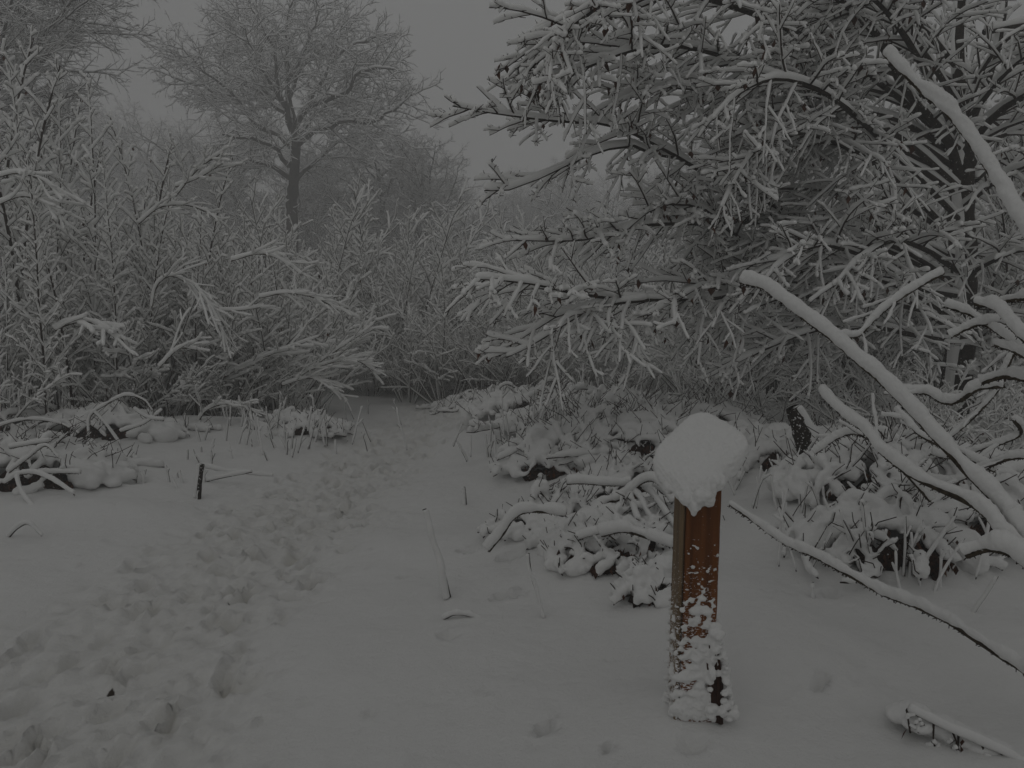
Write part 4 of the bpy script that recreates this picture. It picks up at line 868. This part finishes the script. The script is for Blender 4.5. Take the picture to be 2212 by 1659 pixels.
#SECTION piles
# ------------------------------------------------------------------ snow-buried brush piles
def brush_pile(seed, rx, ry, h, canes=34, thick=.04, vox=.016, name="brush_pile", twigs=24, lumps=30, litter=True, loc=(0, 0, 0)):
    r = random.Random(seed); root = empty(name, loc); P = []; snow = Geo()
    def dome(x, y): return h * .80 * max(0, 1 - (x / (rx * 1.06)) ** 2 - (y / (ry * 1.06)) ** 2) ** 1.15
    for k in range(canes):
        a = r.uniform(0, 6.28); q = math.sqrt(r.random()) * .95; x0, y0 = math.cos(a) * rx * q, math.sin(a) * ry * q; a2 = r.uniform(0, 6.28); ln = r.uniform(.25, .75) * rx
        x1, y1 = x0 + math.cos(a2) * ln, y0 + math.sin(a2) * ln * .8; pts = []
        lift = h * r.uniform(.05, .55) * (1.2 - q); wob = r.uniform(-.12, .12) * rx
        for i in range(6):
            t = i / 5; x = x0 + (x1 - x0) * t + wob * math.sin(t * 3.1) ; y = y0 + (y1 - y0) * t - wob * math.sin(t * 3.1)
            pts.append(Vector((x, y, dome(x, y) * .85 + lift * math.sin(math.pi * min(1, t * 1.1)) + r.uniform(-.012, .012))))
        pts = catmull(pts, 12)
        P.append(([tuple(p) for p in pts], r.uniform(.005, .010), .004, thick * r.uniform(.5, 1.25), 0))
    sp = []
    for k in range(twigs):
        q = r.choice(P); p = Vector(q[0][r.randrange(2, 10)]); d = Vector((r.uniform(-.9, .9), r.uniform(-.9, .9), r.uniform(.3, 1))).normalized(); ln = r.uniform(.06, .26) * (h / .3)
        sp.append(([tuple(p), tuple(p + d * ln * .5 + rv(r, .02)), tuple(p + d * ln)], .0035, .0022, thick * r.uniform(.25, .45) if r.random() < .6 else 0, 1))
    g = Geo(); bark_geo(g, P + sp, 4); V, F = g.arr(); link_mesh("canes", V, F, M_TWIG, root)
    snow_geo(snow, P, 8, 2, .35, 0, .5); snow_geo(snow, sp, 6, 2, .3, 0, .5)
    holes = [(math.cos(b) * rx * r.uniform(.3, .95), math.sin(b) * ry * r.uniform(.5, 1.0)) for b in [r.uniform(-2.6, -.5) for _ in range(7)]]
    for k in range(lumps * 7):   # puffs of snow heaped over the brush, open where the hollows are
        a = r.uniform(0, 6.28); q = math.sqrt(r.random()) * .98; s_ = r.uniform(.03, .095) * (rx / .7) ** .5; x, y = math.cos(a) * rx * q, math.sin(a) * ry * q
        if min(math.hypot(x - hx, y - hy) for hx, hy in holes) < s_ * 1.0 + .05: continue
        blob_geo(snow, (x, y, dome(x, y) - s_ * .25 + r.uniform(0, .03)), s_ * r.uniform(.8, 1.6), s_ * r.uniform(.7, 1.1), s_ * r.uniform(.6, 1.1), r.uniform(0, 3), 10, 7)
    V, F = snow.arr(); s = link_mesh("snow", V, F, M_SNOW, root); remesh(s, vox, 2, .007, 22)
    if litter:
        g = Geo()
        for hx, hy in holes: blob_geo(g, (hx * .9, hy * .8, h * .08), .09 * rx + .03, .07 * rx + .03, dome(hx, hy) * .5 + .03, 0, 12, 8)
        V, F = g.arr(); V = V + (noise3(V, 30, 1) * .05)[:, None]; link_mesh("litter", V, F, M_LITTER, root)
        pts = [(hx + r.gauss(0, .06), hy + r.gauss(0, .04), dome(hx, hy) * r.uniform(.4, 1) + .03) for hx, hy in holes for _ in range(7)]
        g = Geo(); leaves_geo(g, pts, .04, r); V, F = g.arr(); link_mesh("leaves", V, F, M_LEAF, root, False)
    return root
for (x_, y_), (sd, px, py, rx, ry, h, lab) in zip(PILE_AT, PILES):
    p = Vector((x_, y_, GH(x_, y_) - h * .26 - .02)); far = p.y > 6
    o = brush_pile(sd, rx, ry, h, canes=int(34 if not far else 46), thick=.030 if not far else .034, vox=.009 if p.y < 5 else (.013 if not far else .017), loc=(p.x, p.y, p.z), twigs=190 if far else 150)
    o.rotation_euler = (0, 0, 0); tag(o, lab, "brush pile", "brush piles under the snow")

#SECTION small
# ------------------------------------------------------------------ small things standing in the snow
def stalk_clump(name, px, py, n, h, label, cat="dry stalks", group=None, spread=.15, snow=.010, seed=1, r0=.003, lean=.42, kids=4.5):
    r = random.Random(seed); p = GP(px, py); out = []
    S = [dict(n=5, w=.1, g=0, s=snow, k=kids, a=.6, cl=.3, r=r0, ps=1.2, st=.4, sh=lambda u: 1.1 - .6 * u), dict(n=3, w=.1, g=0, s=snow, k=0, a=.5, cl=.3, r=r0 * .7)]
    for i in range(n):
        grow(out, Vector((r.gauss(0, spread), r.gauss(0, spread * .6), -.03)), Vector((r.uniform(-lean, lean), r.uniform(-lean, lean), 1)), h * r.uniform(.5, 1.1), r0, 0, S, r)
    o = build(name, out, 9, 4, 6, 2, (None, M_TWIG, M_SNOW), p, parts=('stalks', 'stalks'), rng=r, f0=.6)
    return tag(o, label, cat, group)
ST = [(640, 960, 26, .42, "thick tuft of upright dry stalks at the edge of the path, left"), (700, 905, 20, .45, "tuft of upright stalks just behind, close to the path"), (560, 915, 14, .4, "thin dry stalks at the thicket's foot"),
      (1120, 960, 16, .32, "dry stalks on the left flank of the spiky brush pile"), (1075, 985, 8, .25, "few short stalks beside the smooth snow right of the path"),
      (1230, 950, 24, .55, "tall rods standing out of the spiky brush pile"), (1350, 870, 18, .6, "stalks before the frosted shrubs behind the mound"), (1880, 1215, 14, .38, "red-brown rods sprouting between the lowest and middle shoots"),
      (2000, 1270, 6, .3, "thin rods right of the bushy snow clump"), (2110, 1320, 1, .26, "single bare twig sticking up near the right edge"), (480, 990, 9, .22, "small weeds with snow on them left of the stake"),
      (390, 1045, 6, .18, "low bent weeds left of the charred stake"), (290, 1040, 4, .12, "tiny weed with snow cap, alone"), (600, 975, 8, .3, "few pale stalks hung with snow near the tuft"), (1730, 1090, 7, .28, "thin rods in the snow right of the post"),
      (440, 905, 14, .45, "stalks in front of the arching brambles"), (230, 905, 12, .5, "stalks standing through the left brush pile"), (60, 900, 12, .55, "stalks at the left edge behind the brush"), (1600, 1060, 10, .3, "stalks behind the lower corner of the snow cap")]
for i, (px, py, n, h, lab) in enumerate(ST):
    d = GP(px, py).y; stalk_clump("dry_stalks", px, py, n, h, lab, "dry stalks", "dry stalks poking through the snow", spread=.10 + .015 * n * (d / 8), seed=200 + i, r0=.0028 if d < 5 else .004, snow=.011 if d < 5 else .014)
def stick(name, pts, r0, r1, snow, label, ds=None, cat="stick", f0=.9, m=M_BARK, n=26, fine=.002, group=None, base=True):
    """pts in photo coordinates; first is the foot on the snow"""
    b0 = GP(*pts[0]); D = b0.y; ds = ds or [0] * len(pts)
    W3 = [PT(x, y, D + dd) for (x, y), dd in zip(pts, ds)]; P = catmull(W3, n); poly = [([tuple(p - b0) for p in P], r0, r1, snow, 0)]
    o = build(name, poly, 1, 4, 12, 3, (m, m, M_SNOW), b0, 8, parts=('stem', 'twigs'), fine=fine, f0=f0, lump=.25); 
    return tag(o, label, cat, group)
stick("upright_stick", [(968, 1290), (955, 1230), (940, 1180), (928, 1135), (917, 1100)], .015, .011, .016, "thin upright stick plastered with snow standing alone on the smooth snow")
g_ = GP(985, 1300)
stick("fallen_twig", [(958, 1338), (980, 1328), (1008, 1329), (1034, 1338)], .006, .004, .012, "short forked twig lying at the lone upright stick's foot")
stick("upright_stick", [(1174, 1332), (1160, 1280), (1146, 1235), (1142, 1195)], .007, .005, .008, "thin leaning snow-crusted stick left of the post's brush pile")
stick("upright_stick", [(1006, 1090), (1005, 1070), (1003, 1052)], .009, .008, .012, "short snow-plastered stump of a stick above the lone upright stick")
stick("charred_stake", [(428, 1075), (431, 1040), (436, 1003)], .024, .020, .014, "short dark broken stake standing in the snow left of the path", f0=.55, m=M_MOTTLE)
stick("charred_stake", [(430, 1078), (430, 1068), (431, 1060)], .016, .012, .006, "tiny dark stub in front of the broken stake", f0=.3)
stick("fallen_twig", [(20, 1160), (40, 1140), (62, 1133), (90, 1158)], .006, .004, .013, "small arched twig under snow at the left edge")
stick("fallen_twig", [(498, 1085), (515, 1092), (535, 1095)], .004, .003, 0.001, "bare little twig lying on the snow left of the path")
stick("fallen_twig", [(445, 1040), (480, 1032), (545, 1020)], .008, .004, .016, "snow-covered fallen twig right of the dark stake")
stick("fallen_twig", [(440, 1010), (500, 1022), (590, 1030)], .010, .005, .022, "long low ridge of a buried twig left of the path")
stick("upright_stick", [(1758, 1290), (1757, 1272), (1756, 1258)], .006, .005, .010, "tiny snow-capped stub right of the post")
# fallen branch with hanging twigs, bottom right
b0 = GP(2060, 1640); D = b0.y
W3 = [PT(1958, 1533, D + .12), PT(2000, 1553, D + .1), PT(2060, 1582, D + .06), PT(2120, 1608, D + .03), PT(2180, 1635, D), PT(2215, 1660, D - .02)]
P = catmull(W3, 24); poly = [([tuple(p - b0) for p in P], .0050, .0035, .016, 0)]
rr_ = random.Random(77)
for (fx, ln) in [(0.01, .07), (.14, .05), (.30, .10), (.47, .13), (.62, .11), (.78, .085), (.88, .05), (.40, .06)]:
    i = int(fx * 23); p = P[i]; q = p + Vector((rr_.uniform(-.01, .01), -.02, -ln))
    poly.append(([tuple(p - b0), tuple((p + q) / 2 + rv(rr_, .006) - b0), tuple(q - b0)], .0038, .003, 0, 1))
    for j in range(4):
        c = p.lerp(q, rr_.uniform(.3, 1)); e = c + rv(rr_, .022); poly.append(([tuple(c - b0), tuple((c + e) / 2 - b0), tuple(e - b0)], .003, .002, .006, 1))
o = build("fallen_branch", poly, 1, 4, 12, 3, (M_TWIG, M_TWIG, M_SNOW), b0, 6, parts=('stem', 'twigs'), fine=.002, f0=.8, lump=.15)
g = Geo(); leaves_geo(g, [tuple(P[int(.47 * 23)] - b0 + Vector((rr_.uniform(-.01, .01), -.01, -.01 - .02 * k))) for k in range(4)] + [tuple(P[int(f * 23)] - b0 + Vector((0, -.01, -.06))) for f in (.02, .64, .78)], .035, rr_); V, F = g.arr(); link_mesh("leaves", V, F, M_LEAF, o, False)
g = Geo()
for k in range(16): 
    f = rr_.uniform(.15, .95); p = P[int(f * 22)] - b0; s_ = rr_.uniform(.015, .03); blob_geo(g, (p.x + .01, p.y - .03, p.z - rr_.uniform(.08, .14)), s_ * 1.3, s_, s_ * .8)
for k in range(46):
    f = rr_.uniform(.12, .98); p = P[int(f * 23)] - b0; s_ = rr_.uniform(.025, .045); yo = rr_.uniform(.035, .16); blob_geo(g, (p.x + rr_.uniform(-.02, .05), p.y + yo, p.z - .012 - yo * .30), s_ * 1.5, s_ * 1.3, s_ * .7)
V, F = g.arr(); s = link_mesh("snow_lumps", V, F, M_SNOW, o); remesh(s, .005, 2, .003, 40)
tag(o, "fallen branch at the bottom right, snow along its top and dark twigs hanging beneath", "branch")

# second dark trunk stub in the tangle
stick("dead_trunk", [(1752, 1012), (1745, 960), (1728, 915), (1712, 880)], .11, .05, .018, "short dark broken trunk in the shade between the post and the beech", f0=.1, cat="tree stump", n=12, m=M_MOTTLE)

#SECTION haze
# ------------------------------------------------------------------ fog
me = bpy.data.meshes.new("haze"); x0, x1, y0, y1, z0, z1 = -262, 262, -62, 322, -3, 26
me.from_pydata([(x0, y0, z0), (x1, y0, z0), (x1, y1, z0), (x0, y1, z0), (x0, y0, z1), (x1, y0, z1), (x1, y1, z1), (x0, y1, z1)], [], [(0, 3, 2, 1), (4, 5, 6, 7), (0, 1, 5, 4), (1, 2, 6, 5), (2, 3, 7, 6), (3, 0, 4, 7)])
hz = bpy.data.objects.new("haze", me); COL.objects.link(hz); hz["kind"] = "stuff"; hz["label"] = "pale grey winter fog between the trees"; hz["category"] = "fog"
m = bpy.data.materials.new("haze"); m.use_nodes = True; m.node_tree.nodes.clear()
pv = m.node_tree.nodes.new("ShaderNodeVolumePrincipled"); pv.inputs["Color"].default_value = (1, 1, 1, 1); pv.inputs["Density"].default_value = .0105
ou = m.node_tree.nodes.new("ShaderNodeOutputMaterial"); m.node_tree.links.new(pv.outputs[0], ou.inputs["Volume"]); me.materials.append(m)
